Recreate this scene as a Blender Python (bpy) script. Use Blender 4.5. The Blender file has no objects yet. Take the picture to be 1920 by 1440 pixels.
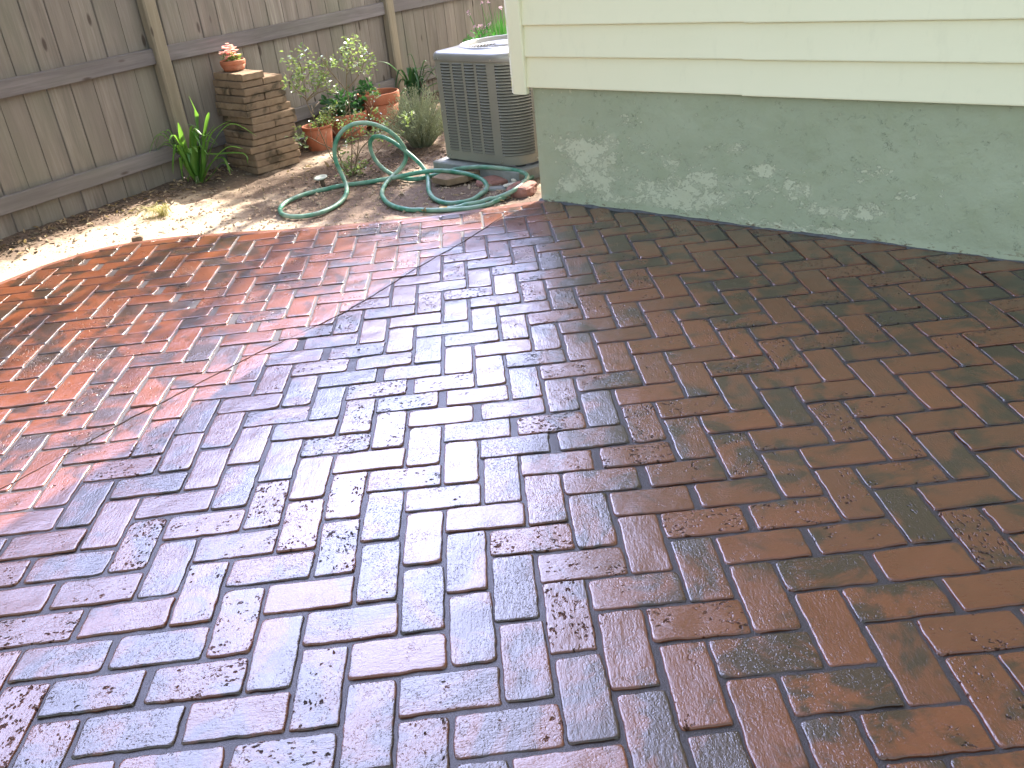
import bpy, math, random
import numpy as np
from mathutils import Vector, Matrix

random.seed(7)
RNG = np.random.RandomState(11)
R = math.radians
scene = bpy.context.scene
COL = scene.collection

# ------------------------------------------------------------------ camera
CAM = Vector((-0.442, -1.061, 1.288))
cd = bpy.data.cameras.new('camera')
cam = bpy.data.objects.new('camera', cd)
COL.objects.link(cam)
cd.sensor_fit = 'HORIZONTAL'; cd.sensor_width = 36.0
cd.lens = 36.0 * 1650.0 / 1920.0
cd.clip_start = 0.05; cd.clip_end = 2000.0
RC = ((0.993756, -0.111263, 0.008346), (-0.059447, -0.46469, 0.883476), (-0.09442, -0.878455, -0.468403))
cam.matrix_world = Matrix(((RC[0][0], -RC[0][1], -RC[0][2], CAM.x),
                           (RC[1][0], -RC[1][1], -RC[1][2], CAM.y),
                           (RC[2][0], -RC[2][1], -RC[2][2], CAM.z), (0, 0, 0, 1)))
scene.camera = cam

# ------------------------------------------------------------------ sky and sun
SUN_EL = R(42.0)
SUN_DIR = Vector((0.523 * math.cos(SUN_EL), 0.852 * math.cos(SUN_EL), math.sin(SUN_EL))).normalized()
SUN_AZ = math.atan2(0.523, 0.852)
SHEEN_LOBE_AZ, SHEEN_LOBE_EL, SHEEN_LOBE_L = -14.0, 29.0, 28.0
world = bpy.data.worlds.new('World'); scene.world = world
world.use_nodes = True
wn = world.node_tree
for n in list(wn.nodes): wn.nodes.remove(n)
wout = wn.nodes.new('ShaderNodeOutputWorld'); bg = wn.nodes.new('ShaderNodeBackground')
sky = wn.nodes.new('ShaderNodeTexSky'); sky.sky_type = 'NISHITA'; sky.sun_disc = False
sky.sun_elevation = SUN_EL; sky.sun_rotation = SUN_AZ
sky.air_density = 1.0; sky.dust_density = 2.5; sky.ozone_density = 1.5
bg.inputs[1].default_value = 0.132
def wnode(t, **kw):
    n = wn.nodes.new(t)
    for k, v in kw.items(): setattr(n, k, v)
    return n
# bright sky lobe added ahead to strengthen the patio sheen; duller, warmer sky elsewhere
tint = wnode('ShaderNodeMix', data_type='RGBA', blend_type='MULTIPLY'); tint.inputs[0].default_value = 1.0
tint.inputs[7].default_value = (1.22, 1.03, .77, 1)
wn.links.new(sky.outputs[0], tint.inputs[6])
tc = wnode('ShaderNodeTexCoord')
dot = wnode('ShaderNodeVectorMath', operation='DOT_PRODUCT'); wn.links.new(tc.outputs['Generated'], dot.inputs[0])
ca_, ce_ = R(SHEEN_LOBE_AZ), R(SHEEN_LOBE_EL)
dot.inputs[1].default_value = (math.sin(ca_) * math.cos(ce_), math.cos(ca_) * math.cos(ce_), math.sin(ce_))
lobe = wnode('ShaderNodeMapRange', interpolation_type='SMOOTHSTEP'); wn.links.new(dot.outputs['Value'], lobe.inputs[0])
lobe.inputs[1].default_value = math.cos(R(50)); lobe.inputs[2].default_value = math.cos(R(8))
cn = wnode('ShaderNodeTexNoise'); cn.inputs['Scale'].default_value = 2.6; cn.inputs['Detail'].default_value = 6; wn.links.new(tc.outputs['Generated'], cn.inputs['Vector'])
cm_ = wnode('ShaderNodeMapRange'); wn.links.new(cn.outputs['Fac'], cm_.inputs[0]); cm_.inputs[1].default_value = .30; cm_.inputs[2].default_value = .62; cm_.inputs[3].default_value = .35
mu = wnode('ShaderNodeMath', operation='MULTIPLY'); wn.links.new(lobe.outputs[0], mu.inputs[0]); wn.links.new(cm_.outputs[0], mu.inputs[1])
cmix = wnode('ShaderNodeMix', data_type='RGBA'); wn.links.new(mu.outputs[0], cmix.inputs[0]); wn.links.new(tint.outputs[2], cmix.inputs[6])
cmix.inputs[7].default_value = (SHEEN_LOBE_L * .74, SHEEN_LOBE_L * .82, SHEEN_LOBE_L * 1.34, 1)
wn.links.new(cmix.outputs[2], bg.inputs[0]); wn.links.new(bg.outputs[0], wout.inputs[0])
sl = bpy.data.lights.new('sun', 'SUN'); sl.energy = 5.0; sl.angle = R(0.53); sl.color = (1.0, 0.94, 0.84)
sun = bpy.data.objects.new('sun', sl); COL.objects.link(sun)
sun.location = (4, 8, 9)
sun.rotation_euler = SUN_DIR.to_track_quat('Z', 'Y').to_euler()

scene.view_settings.view_transform = 'Standard'
scene.view_settings.look = 'None'
scene.view_settings.exposure = 2.12
scene.view_settings.gamma = 1.0
scene.view_settings.use_curve_mapping = False
scene.cycles.max_bounces = 8

# ------------------------------------------------------------------ helpers
def tag(o, label=None, cat=None, group=None, kind=None):
    if label: o['label'] = label
    if cat: o['category'] = cat
    if group: o['group'] = group
    if kind: o['kind'] = kind
    return o

def empty(name, loc, label, cat, group=None, rz=0.0):
    o = bpy.data.objects.new(name, None); COL.objects.link(o)
    o.empty_display_size = 0.1
    o.location = loc; o.rotation_euler = (0, 0, rz)
    return tag(o, label, cat, group)

class MB:
    """collects faces and links them as one mesh object"""
    def __init__(s): s.v = []; s.f = []; s.mi = []; s.c = []; s.m = 0
    def add(s, vs, fs, col=None):
        b = len(s.v); s.v.extend([tuple(p) for p in vs]); s.f.extend([tuple(i + b for i in f) for f in fs])
        s.mi.extend([s.m] * len(fs)); s.c.extend([col if col is not None else 0.5] * len(vs)); return s
    def box(s, c, sx, sy, sz, ax=None, ay=None, az=None, col=None, jit=0.0):
        c = Vector(c); ax = Vector(ax or (1, 0, 0)); ay = Vector(ay or (0, 1, 0)); az = Vector(az or (0, 0, 1))
        vs = []
        for k in (-1, 1):
            for (i, j) in ((-1, -1), (1, -1), (1, 1), (-1, 1)):
                p = c + ax * (i * sx / 2) + ay * (j * sy / 2) + az * (k * sz / 2)
                if jit: p = p + Vector((random.uniform(-jit, jit), random.uniform(-jit, jit), random.uniform(-jit, jit)))
                vs.append(p)
        return s.add(vs, [(0, 3, 2, 1), (4, 5, 6, 7), (0, 1, 5, 4), (1, 2, 6, 5), (2, 3, 7, 6), (3, 0, 4, 7)], col)
    def grid(s, pts, close_u=False, close_v=False, flip=False, col=None):
        nu = len(pts); nv = len(pts[0]); vs = [p for r in pts for p in r]; fs = []
        for i in range(nu if close_u else nu - 1):
            for j in range(nv if close_v else nv - 1):
                a = i * nv + j; b = ((i + 1) % nu) * nv + j
                c = ((i + 1) % nu) * nv + (j + 1) % nv; d = i * nv + (j + 1) % nv
                fs.append((a, d, c, b) if flip else (a, b, c, d))
        return s.add(vs, fs, col)
    def lathe(s, prof, c=(0, 0, 0), n=40, wob=0.0):
        pts = []
        for (r, z) in prof:
            pts.append([(c[0] + r * math.cos(2 * math.pi * k / n) * (1 + wob * math.sin(3 * k)), c[1] + r * math.sin(2 * math.pi * k / n), c[2] + z) for k in range(n)])
        return s.grid(pts, close_v=True, flip=True)
    def tube(s, path, rad, n=10, cap=True, col=None):
        P = [Vector(p) for p in path]; rings = []
        up = Vector((0, 0, 1)); t0 = (P[1] - P[0]).normalized()
        nrm = t0.cross(up)
        if nrm.length < 1e-3: nrm = t0.cross(Vector((1, 0, 0)))
        nrm.normalize()
        for i, p in enumerate(P):
            t = (P[min(i + 1, len(P) - 1)] - P[max(i - 1, 0)]).normalized()
            nrm = (nrm - t * nrm.dot(t)); nrm.normalize(); b = t.cross(nrm)
            r = rad[i] if isinstance(rad, (list, tuple)) else rad
            rings.append([p + (nrm * math.cos(2 * math.pi * k / n) + b * math.sin(2 * math.pi * k / n)) * r for k in range(n)])
        b0 = len(s.v)
        s.grid(rings, close_v=True, col=col)
        if cap:
            s.f.append(tuple(b0 + k for k in range(n))); s.f.append(tuple(b0 + (len(P) - 1) * n + k for k in reversed(range(n)))); s.mi += [s.m, s.m]
        return s
    def leaf(s, p, d, nrm, L, W, fold=0.25, droop=0.15, col=None):
        d = Vector(d).normalized(); nrm = Vector(nrm); side = d.cross(nrm)
        if side.length < 1e-4: side = d.cross(Vector((0.3, 0.5, 0.8)))
        side.normalize(); nrm = side.cross(d).normalized(); p = Vector(p)
        def q(t, w, h): return p + d * (L * t) + side * (w * W) + nrm * (h * W - droop * L * t * t)
        vs = [q(0, 0, 0), q(.3, -.42, fold), q(.3, 0, 0), q(.3, .42, fold), q(.68, -.4, fold), q(.68, 0, 0), q(.68, .4, fold), q(1, 0, 0)]
        return s.add(vs, [(0, 2, 1), (0, 3, 2), (1, 2, 5, 4), (2, 3, 6, 5), (4, 5, 7), (5, 6, 7)], col)
    def blade(s, pts, W, col=None, vee=0.3):
        """a long strap leaf along a path"""
        P = [Vector(p) for p in pts]; n = len(P); rows = []
        for i, p in enumerate(P):
            t = (P[min(i + 1, n - 1)] - P[max(i - 1, 0)]).normalized()
            side = t.cross(Vector((0, 0, 1)))
            if side.length < 1e-3: side = Vector((1, 0, 0))
            side.normalize(); up = side.cross(t).normalized()
            u = i / (n - 1); w = W * (0.55 + 0.9 * u) if u < 0.5 else W * (1.0 - ((u - 0.5) / 0.5) ** 1.8 * 0.97)
            rows.append([p - side * w / 2 + up * vee * w / 2, p, p + side * w / 2 + up * vee * w / 2])
        return s.grid(rows, col=col)
    def build(s, name, mat, parent=None, smooth=False, loc=None):
        me = bpy.data.meshes.new(name); me.from_pydata([tuple(v) for v in s.v], [], s.f)
        for m in (mat if isinstance(mat, (list, tuple)) else [mat]): me.materials.append(m)
        if any(s.mi): me.polygons.foreach_set('material_index', s.mi)
        if any(c != 0.5 for c in s.c):
            a = me.attributes.new('tint', 'FLOAT', 'POINT'); a.data.foreach_set('value', s.c)
        if smooth: me.polygons.foreach_set('use_smooth', [True] * len(me.polygons))
        me.update()
        o = bpy.data.objects.new(name, me); COL.objects.link(o)
        if parent: o.parent = parent
        if loc: o.location = loc
        return o

def np_mesh(name, V, F, mat, smooth=True, attrs=None, parent=None):
    me = bpy.data.meshes.new(name)
    V = np.asarray(V, dtype=np.float32); F = np.asarray(F, dtype=np.int32)
    me.vertices.add(len(V)); me.vertices.foreach_set('co', V.ravel())
    me.loops.add(F.size); me.loops.foreach_set('vertex_index', F.ravel())
    me.polygons.add(len(F)); me.polygons.foreach_set('loop_start', np.arange(0, F.size, 4, dtype=np.int32))
    for k, a in (attrs or {}).items():
        if a.ndim == 1:
            t = me.attributes.new(k, 'FLOAT', 'POINT'); t.data.foreach_set('value', a.astype(np.float32))
        else:
            t = me.attributes.new(k, 'FLOAT_VECTOR', 'POINT'); t.data.foreach_set('vector', a.astype(np.float32).ravel())
    for m in (mat if isinstance(mat, (list, tuple)) else [mat]): me.materials.append(m)
    me.update(calc_edges=True)
    if smooth: me.polygons.foreach_set('use_smooth', np.ones(len(F), dtype=bool))
    o = bpy.data.objects.new(name, me); COL.objects.link(o)
    if parent: o.parent = parent
    return o

def grid_faces(nu, nv):
    a = (np.arange(nu - 1)[:, None] * nv + np.arange(nv - 1)[None, :]).ravel()
    return np.stack([a, a + nv, a + nv + 1, a + 1], 1)

_T = RNG.rand(256, 256)
def vn(x, y, seed=0):
    x = np.asarray(x, float) + seed * 17.31; y = np.asarray(y, float) + seed * 5.77
    xi = np.floor(x).astype(int); yi = np.floor(y).astype(int); fx = x - xi; fy = y - yi
    fx = fx * fx * (3 - 2 * fx); fy = fy * fy * (3 - 2 * fy)
    g = lambda a, b: _T[a % 256, b % 256]
    return (g(xi, yi) * (1 - fx) + g(xi + 1, yi) * fx) * (1 - fy) + (g(xi, yi + 1) * (1 - fx) + g(xi + 1, yi + 1) * fx) * fy
def fbm(x, y, o=4, seed=0):
    t = 0; a = 0.5; s = 0
    for k in range(o):
        t = t + a * vn(x * 2 ** k, y * 2 ** k, seed + k); s += a; a *= 0.5
    return t / s

# ------------------------------------------------------------------ materials
class NT:
    def __init__(s, name):
        s.mat = bpy.data.materials.new(name); s.mat.use_nodes = True; s.t = s.mat.node_tree
        s.bsdf = s.t.nodes['Principled BSDF']; s.out = s.t.nodes['Material Output']
    def n(s, typ, **kw):
        nd = s.t.nodes.new(typ)
        for k, v in kw.items(): setattr(nd, k, v)
        return nd
    def set(s, sock, v):
        if isinstance(v, bpy.types.NodeSocket): s.t.links.new(v, sock)
        elif isinstance(v, tuple) and len(v) == 3 and sock.type == 'RGBA': sock.default_value = (*v, 1)
        else: sock.default_value = v
    def p(s, **kw):
        for k, v in kw.items(): s.set(s.bsdf.inputs[k.replace('_', ' ')], v)
        return s
    def coord(s, scale=(1, 1, 1), rot=(0, 0, 0), out='Object', vec=None):
        m = s.n('ShaderNodeMapping'); m.inputs['Scale'].default_value = scale; m.inputs['Rotation'].default_value = rot
        if vec is None:
            vec = s.n('ShaderNodeTexCoord').outputs[out]
        s.t.links.new(vec, m.inputs['Vector']); return m.outputs[0]
    def noise(s, vec, scale, detail=4, rough=0.55, dist=0.0):
        n = s.n('ShaderNodeTexNoise'); s.set(n.inputs['Vector'], vec); n.inputs['Scale'].default_value = scale
        n.inputs['Detail'].default_value = detail; n.inputs['Roughness'].default_value = rough
        n.inputs['Distortion'].default_value = dist; return n.outputs['Fac']
    def voro(s, vec, scale, feature='F1', out='Distance'):
        n = s.n('ShaderNodeTexVoronoi'); n.feature = feature; s.set(n.inputs['Vector'], vec); n.inputs['Scale'].default_value = scale
        return n.outputs[out]
    def ramp(s, fac, stops, interp='LINEAR'):
        n = s.n('ShaderNodeValToRGB'); s.set(n.inputs[0], fac); cr = n.color_ramp; cr.interpolation = interp
        while len(cr.elements) < len(stops): cr.elements.new(0.5)
        for e, (p, c) in zip(cr.elements, stops):
            e.position = p; e.color = (*c, 1) if isinstance(c, tuple) else (c, c, c, 1)
        return n.outputs[0]
    def mr(s, v, a, b, c=0.0, d=1.0, smooth=False):
        n = s.n('ShaderNodeMapRange'); s.set(n.inputs[0], v)
        if smooth: n.interpolation_type = 'SMOOTHSTEP'
        for i, x in zip((1, 2, 3, 4), (a, b, c, d)): n.inputs[i].default_value = x
        return n.outputs[0]
    def math(s, op, a, b=0.0, c=None):
        n = s.n('ShaderNodeMath'); n.operation = op; s.set(n.inputs[0], a); s.set(n.inputs[1], b)
        if c is not None: s.set(n.inputs[2], c)
        return n.outputs[0]
    def mix(s, fac, a, b, mode='MIX'):
        n = s.n('ShaderNodeMix'); n.data_type = 'RGBA'; n.blend_type = mode
        s.set(n.inputs[0], fac); s.set(n.inputs[6], a); s.set(n.inputs[7], b); return n.outputs[2]
    def attr(s, name, out='Fac'):
        n = s.n('ShaderNodeAttribute'); n.attribute_name = name; return n.outputs[out]
    def bump(s, h, dist=0.002, strength=1.0, normal=None):
        n = s.n('ShaderNodeBump'); s.set(n.inputs['Height'], h); n.inputs['Distance'].default_value = dist
        n.inputs['Strength'].default_value = strength
        if normal is not None: s.t.links.new(normal, n.inputs['Normal'])
        return n.outputs[0]

def simple(name, col, rough=0.6, var=0.25, scale=20, bumpd=0.001, **kw):
    m = NT(name); c = m.coord(); f = m.noise(c, scale)
    dark = tuple(x * (1 - var) for x in col); lite = tuple(min(1, x * (1 + var)) for x in col)
    m.p(Base_Color=m.ramp(f, [(0.3, dark), (0.7, lite)]), Roughness=rough, Normal=m.bump(m.noise(c, scale * 4), bumpd), **kw)
    return m.mat

# stamped concrete brick
def mat_brick():
    m = NT('stamped_brick'); bc = m.attr('bc', 'Vector'); rnd = m.attr('rnd', 'Vector')
    sep = m.n('ShaderNodeSeparateXYZ'); m.t.links.new(rnd, sep.inputs[0])
    r1, r2, r3 = sep.outputs
    oc = m.coord()
    big = m.noise(oc, 1.6, 3); mid = m.noise(bc, 9, 4, 0.6); fine = m.noise(m.coord((1, 3.2, 1), vec=bc), 55, 5, 0.65)
    base = m.mix(mid, (0.09, 0.022, 0.006), (0.19, 0.055, 0.015))
    base = m.mix(m.mr(big, .3, .7, 0, .5), base, (0.145, 0.038, 0.013))
    tone = m.mix(m.math('MULTIPLY', r1, .55), base, (0.072, 0.023, 0.010))
    # dark release powder in blotches
    bl = m.math('ADD', m.noise(bc, 6.5, 5, .62, .6), m.mr(r2, 0, 1, -.08, .11))
    tone = m.mix(m.mr(bl, .48, .64, 0, .88, True), tone, (0.019, 0.012, 0.006))
    # pits in clusters
    wv = m.n('ShaderNodeVectorMath'); wv.operation = 'ADD'; m.t.links.new(bc, wv.inputs[0])
    nz = m.n('ShaderNodeTexNoise'); nz.inputs['Scale'].default_value = 60; m.t.links.new(bc, nz.inputs['Vector'])
    sc = m.n('ShaderNodeVectorMath'); sc.operation = 'SCALE'; m.t.links.new(nz.outputs['Color'], sc.inputs[0]); sc.inputs['Scale'].default_value = .022
    m.t.links.new(sc.outputs[0], wv.inputs[1])
    pv = m.coord((1, 1.9, 1), vec=wv.outputs[0])
    d = m.voro(pv, 62)
    clus = m.mr(m.math('ADD', m.noise(bc, 15, 4, .65), m.mr(r3, 0, 1, -.34, .10)), .50, .60, 0, 1, True)
    pit = m.math('MULTIPLY', m.mr(m.math('ADD', d, m.mr(m.noise(bc, 70, 3, .6), .3, .7, -.16, .2)), .08, .40, 1, 0, True), clus)
    big_p = m.math('MULTIPLY', m.mr(m.voro(pv, 42), .1, .3, 1, 0, True), m.mr(m.math('ADD', m.noise(bc, 21, 2), m.mr(r3, 0, 1, -.30, .06)), .56, .62, 0, 1, True))
    pit = m.math('MAXIMUM', pit, big_p)
    tone = m.mix(m.math('MULTIPLY', pit, .75), tone, (0.018, 0.012, 0.012))
    tiny = m.math('MULTIPLY', m.mr(m.voro(wv.outputs[0], 170), .1, .45, 1, 0), m.mr(m.math('ADD', m.noise(bc, 12, 3), m.mr(r2, 0, 1, -.15, .15)), .42, .6, .1, .8))
    h = m.math('ADD', m.math('MULTIPLY', fine, .45), m.math('MULTIPLY', m.noise(bc, 190, 3, .6), .22))
    h = m.math('SUBTRACT', h, m.math('MULTIPLY', tiny, .3))
    h = m.math('ADD', h, m.math('MULTIPLY', m.noise(m.coord((1, 2.2, 1), vec=bc), 26, 4, .6), .55))
    h = m.math('SUBTRACT', h, m.math('MULTIPLY', pit, 1.6))
    nrm = m.bump(h, .0022, .95)
    rough = m.mr(m.math('ADD', m.math('MULTIPLY', fine, .5), mid), .3, 1.1, .20, .40)
    np_ = m.math('SUBTRACT', 1.0, m.math('MULTIPLY', pit, .9))
    m.p(Base_Color=tone, Roughness=m.math('MAXIMUM', rough, m.math('MULTIPLY', pit, .8)), Normal=nrm, IOR=1.5, Specular_IOR_Level=m.math('MULTIPLY', np_, .3), Coat_Weight=np_, Coat_Roughness=.22, Coat_IOR=1.52, Coat_Normal=nrm)
    return m.mat

def mat_grout():
    m = NT('stamped_joint'); c = m.coord(); n = m.noise(c, 260, 4, .7); n2 = m.noise(c, 14, 3)
    m.p(Base_Color=m.mix(n2, (0.018, 0.014, 0.014), (0.048, 0.037, 0.036)), Roughness=.5, Specular_IOR_Level=.35, Coat_Weight=.28, Coat_Roughness=.3,
        Normal=m.bump(n, .003, 1.0))
    return m.mat

def mat_rim():
    m = NT('slab_edge'); c = m.coord(); n = m.noise(c, 8, 5); f = m.noise(c, 120, 4)
    m.p(Base_Color=m.mix(m.mr(n, .35, .65), (0.15, 0.062, 0.042), (0.25, 0.12, 0.09)), Roughness=.3, Coat_Weight=.9, Coat_Roughness=.18,
        Normal=m.bump(f, .0012))
    return m.mat

def mat_dirt():
    m = NT('dirt'); c = m.coord(); a = m.attr('mulch')
    n = m.noise(c, 5, 6, .6); f = m.noise(c, 60, 5, .65); g = m.noise(c, 2.0, 4)
    sand = m.mix(m.mr(n, .3, .7), (0.32, 0.245, 0.175), (0.50, 0.40, 0.30))  # pale sand, lightened further to paint the blown-out sunlit strip
    soil = m.mix(m.mr(f, .3, .7), (0.045, 0.032, 0.026), (0.13, 0.092, 0.07))
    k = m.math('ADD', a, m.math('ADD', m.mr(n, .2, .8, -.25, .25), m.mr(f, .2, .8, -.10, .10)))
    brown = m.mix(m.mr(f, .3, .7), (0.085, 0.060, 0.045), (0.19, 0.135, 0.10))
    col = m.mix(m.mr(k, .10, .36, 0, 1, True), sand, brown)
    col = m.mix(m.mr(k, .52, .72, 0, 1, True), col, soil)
    spk = m.mr(m.voro(c, 55), .05, .16, 1, 0)
    col = m.mix(m.math('MULTIPLY', spk, m.mr(g, .45, .6, 0, .75)), col, (0.07, 0.048, 0.035))
    m.p(Base_Color=col, Roughness=.95, Specular_IOR_Level=.2, Normal=m.bump(m.math('ADD', m.math('MULTIPLY', n, .5), f), .008, 1.0))
    return m.mat

def mat_wood(name, ca, cb, grain=1.0, green=.3, along=None):
    """weathered timber; the grain runs along local z"""
    m = NT(name); t = m.attr('tint'); oc = m.n('ShaderNodeTexCoord').outputs['Object']
    if along is not None:      # turn the grain from z to a level direction
        oc = m.coord((1, 1, 1), (0, 0, -along), vec=oc); oc = m.coord((1, 1, 1), (0, R(90), 0), vec=oc)
    off = m.n('ShaderNodeCombineXYZ'); m.t.links.new(m.math('MULTIPLY', t, 31.7), off.inputs[0]); m.t.links.new(m.math('MULTIPLY', t, 11.3), off.inputs[2])
    ad = m.n('ShaderNodeVectorMath'); ad.operation = 'ADD'; m.t.links.new(oc, ad.inputs[0]); m.t.links.new(off.outputs[0], ad.inputs[1])
    v = ad.outputs[0]
    g = m.noise(m.coord((1, 1, .045), vec=v), 75 * grain, 5, .6, .4); b = m.noise(m.coord((1, 1, .16), vec=v), 9, 4, .6)
    col = m.mix(m.mr(g, .3, .7), ca, cb)
    col = m.mix(m.mr(b, .35, .7, 0, .8), col, tuple(x * .52 for x in ca))
    col = m.mix(m.mr(t, 0, 1, 0, .7), col, tuple((x + y) * .34 for x, y in zip(ca, cb)))
    st = m.noise(m.coord((1, 1, .4), vec=oc), 3.2, 4)
    col = m.mix(m.mr(st, .42, .7, 0, green + .2), col, (0.135, 0.14, 0.105))
    kn = m.voro(m.coord((1, 1, .32), vec=v), 8.5)
    knot = m.mr(kn, .06, .125, 1, 0, True)
    col = m.mix(m.math('MULTIPLY', knot, .85), col, (0.05, 0.036, 0.03))
    m.p(Base_Color=col, Roughness=.85, Specular_IOR_Level=.25, Normal=m.bump(m.math('SUBTRACT', g, m.math('MULTIPLY', knot, .5)), .0022, .9))
    return m.mat

def mat_foundation():
    m = NT('painted_foundation'); c = m.coord(); p = m.attr('peel')
    n = m.noise(c, 3, 4); f = m.noise(c, 60, 5, .7, .3); b = m.noise(m.coord((1, 1, 1.4)), 22, 8, .72, .4); s = m.noise(c, 9, 4, .6)
    col = m.mix(m.mr(n, .3, .7), (0.35, 0.385, 0.275), (0.40, 0.435, 0.315))
    col = m.mix(m.mr(s, .45, .8, 0, .4), col, (0.31, 0.34, 0.20))
    soft = m.mr(m.math('ADD', m.noise(c, 12, 4, .6), m.math('MULTIPLY', p, .5)), .70, .86, 0, .5, True)
    col = m.mix(soft, col, (0.50, 0.51, 0.38))
    k = m.math('ADD', m.math('ADD', m.math('MULTIPLY', b, .6), m.math('MULTIPLY', m.noise(m.coord((1, 1, 1.3), (.5, .3, .2)), 60, 6, .75), .4)), m.math('MULTIPLY', p, .155))
    pe = m.mr(k, .585, .605, 0, .85)
    col = m.mix(pe, col, (0.56, 0.575, 0.43))
    # dirt flecks and chips
    fl = m.math('MULTIPLY', m.mr(m.voro(m.coord((1, 1, 1.6)), 26), .03, .07, 1, 0), m.mr(m.noise(c, 7, 2), .5, .6, 0, 1))
    col = m.mix(m.math('MULTIPLY', fl, .85), col, (0.05, 0.035, 0.02))
    low = m.mr(m.n('ShaderNodeTexCoord').outputs['Object'], 0, 1)
    sp = m.n('ShaderNodeSeparateXYZ'); m.t.links.new(m.n('ShaderNodeTexCoord').outputs['Object'], sp.inputs[0])
    chip = m.math('MULTIPLY', m.mr(sp.outputs[2], .008, .04, 1, 0), m.mr(m.noise(m.coord((1, 1, 3)), 22, 5, .7), .56, .6, 0, 1))
    col = m.mix(m.math('MULTIPLY', chip, .85), col, (0.10, 0.055, 0.03))
    hh = m.math('ADD', m.math('MULTIPLY', s, 2.0), m.math('ADD', m.math('MULTIPLY', f, .45), m.math('MULTIPLY', pe, -.35)))
    sc1 = m.noise(m.coord((1, 1, 1.2), (0, .7, .4)), 34, 2, .5, 2.5)
    cr = m.math('MULTIPLY', m.mr(m.math('ABSOLUTE', m.math('SUBTRACT', sc1, .5)), 0, .010, 1, 0), m.mr(m.noise(c, 17, 2), .62, .66, 0, 1))
    col = m.mix(m.math('MULTIPLY', cr, .55), col, (0.10, 0.12, 0.07))
    m.p(Base_Color=col, Roughness=.6, Specular_IOR_Level=.35, Normal=m.bump(m.math('SUBTRACT', hh, cr), .004, .9))
    return m.mat

def mat_siding():
    m = NT('vinyl_siding'); c = m.coord((1, 1, 9)); oc = m.coord()
    g = m.noise(c, 26, 5, .65); n = m.noise(oc, 1.2, 3)
    gr = m.mr(m.noise(m.coord((1, 1, .35)), 16, 5, .7), .56, .8, 0, .16)
    m.p(Base_Color=m.mix(gr, m.mix(m.mr(n, .3, .7), (0.83, 0.79, 0.57), (0.87, 0.825, 0.61)), (0.5, 0.48, 0.33)), Roughness=.42, Specular_IOR_Level=.4, Normal=m.bump(g, .0006, .8))
    return m.mat

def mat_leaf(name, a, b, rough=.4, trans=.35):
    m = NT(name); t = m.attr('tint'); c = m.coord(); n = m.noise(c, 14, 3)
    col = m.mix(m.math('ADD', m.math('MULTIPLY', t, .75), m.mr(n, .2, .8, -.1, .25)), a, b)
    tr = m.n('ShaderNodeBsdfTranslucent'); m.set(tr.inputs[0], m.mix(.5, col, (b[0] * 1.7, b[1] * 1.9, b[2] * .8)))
    mx = m.n('ShaderNodeMixShader'); mx.inputs[0].default_value = trans
    m.p(Base_Color=col, Roughness=rough, Specular_IOR_Level=.5)
    m.t.links.new(m.bsdf.outputs[0], mx.inputs[1]); m.t.links.new(tr.outputs[0], mx.inputs[2]); m.t.links.new(mx.outputs[0], m.out.inputs[0])
    return m.mat

def mat_terracotta():
    m = NT('terracotta'); c = m.coord(); n = m.noise(c, 14, 5, .6); f = m.noise(c, 120, 4)
    col = m.mix(m.mr(n, .3, .7), (0.28, 0.08, 0.036), (0.38, 0.13, 0.065))
    col = m.mix(m.mr(m.noise(c, 5, 4), .58, .8, 0, .45), col, (0.5, 0.36, 0.27))
    m.p(Base_Color=col, Roughness=.8, Normal=m.bump(f, .0008)); return m.mat

def mat_paver():
    m = NT('tan_paver'); t = m.attr('tint'); c = m.coord(); n = m.noise(c, 13, 5, .6); f = m.noise(c, 150, 4, .7); s = m.noise(m.n('ShaderNodeNewGeometry').outputs['Position'], 7, 4, .6, .3)
    col = m.mix(m.mr(n, .3, .7), (0.175, 0.118, 0.078), (0.29, 0.205, 0.135))
    col = m.mix(m.mr(t, 0, 1, 0, .75), col, (0.17, 0.12, 0.085))
    col = m.mix(m.mr(s, .52, .64, 0, .82, True), col, (0.06, 0.048, 0.032))
    m.p(Base_Color=col, Roughness=.92, Specular_IOR_Level=.2, Normal=m.bump(m.math('ADD', f, n), .0025)); return m.mat

def mat_hose():
    m = NT('hose_rubber'); c = m.coord(); n = m.noise(c, 30, 4); g = m.noise(c, 7, 3)
    col = m.mix(m.mr(n, .35, .65), (0.025, 0.15, 0.09), (0.07, 0.26, 0.17))
    col = m.mix(m.mr(g, .40, .62, 0, .75), col, (0.27, 0.36, 0.28))
    m.p(Base_Color=col, Roughness=.42, Specular_IOR_Level=.5, Normal=m.bump(n, .0006)); return m.mat

M_BRICK = mat_brick(); M_JOINT = mat_grout(); M_RIM = mat_rim(); M_DIRT = mat_dirt()
M_PLANK = mat_wood('fence_planks', (0.165, 0.14, 0.124), (0.31, 0.27, 0.24))
M_RAIL = mat_wood('fence_rails', (0.135, 0.12, 0.125), (0.22, 0.20, 0.205), .8, .2, math.atan2(.809, .588))
M_POST = mat_wood('fence_posts', (0.22, 0.182, 0.135), (0.36, 0.305, 0.232), .8, .0)
M_FOUND = mat_foundation(); M_SIDING = mat_siding()
M_ROOF = simple('roof_shingle', (0.07, 0.065, 0.06), .9, .3, 6)
M_TERRA = mat_terracotta(); M_PAVER = mat_paver(); M_HOSE = mat_hose()
M_SOIL = simple('potting_soil', (0.03, 0.022, 0.017), .95, .5, 60, .004)
M_SHRUB = mat_leaf('shrub_leaf', (0.05, 0.095, 0.032), (0.30, 0.36, 0.16), .25)
M_LILY = mat_leaf('strap_leaf', (0.045, 0.15, 0.04), (0.20, 0.36, 0.06), .35)
M_DARKLEAF = mat_leaf('dark_leaf', (0.02, 0.07, 0.03), (0.06, 0.16, 0.06), .4)
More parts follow.
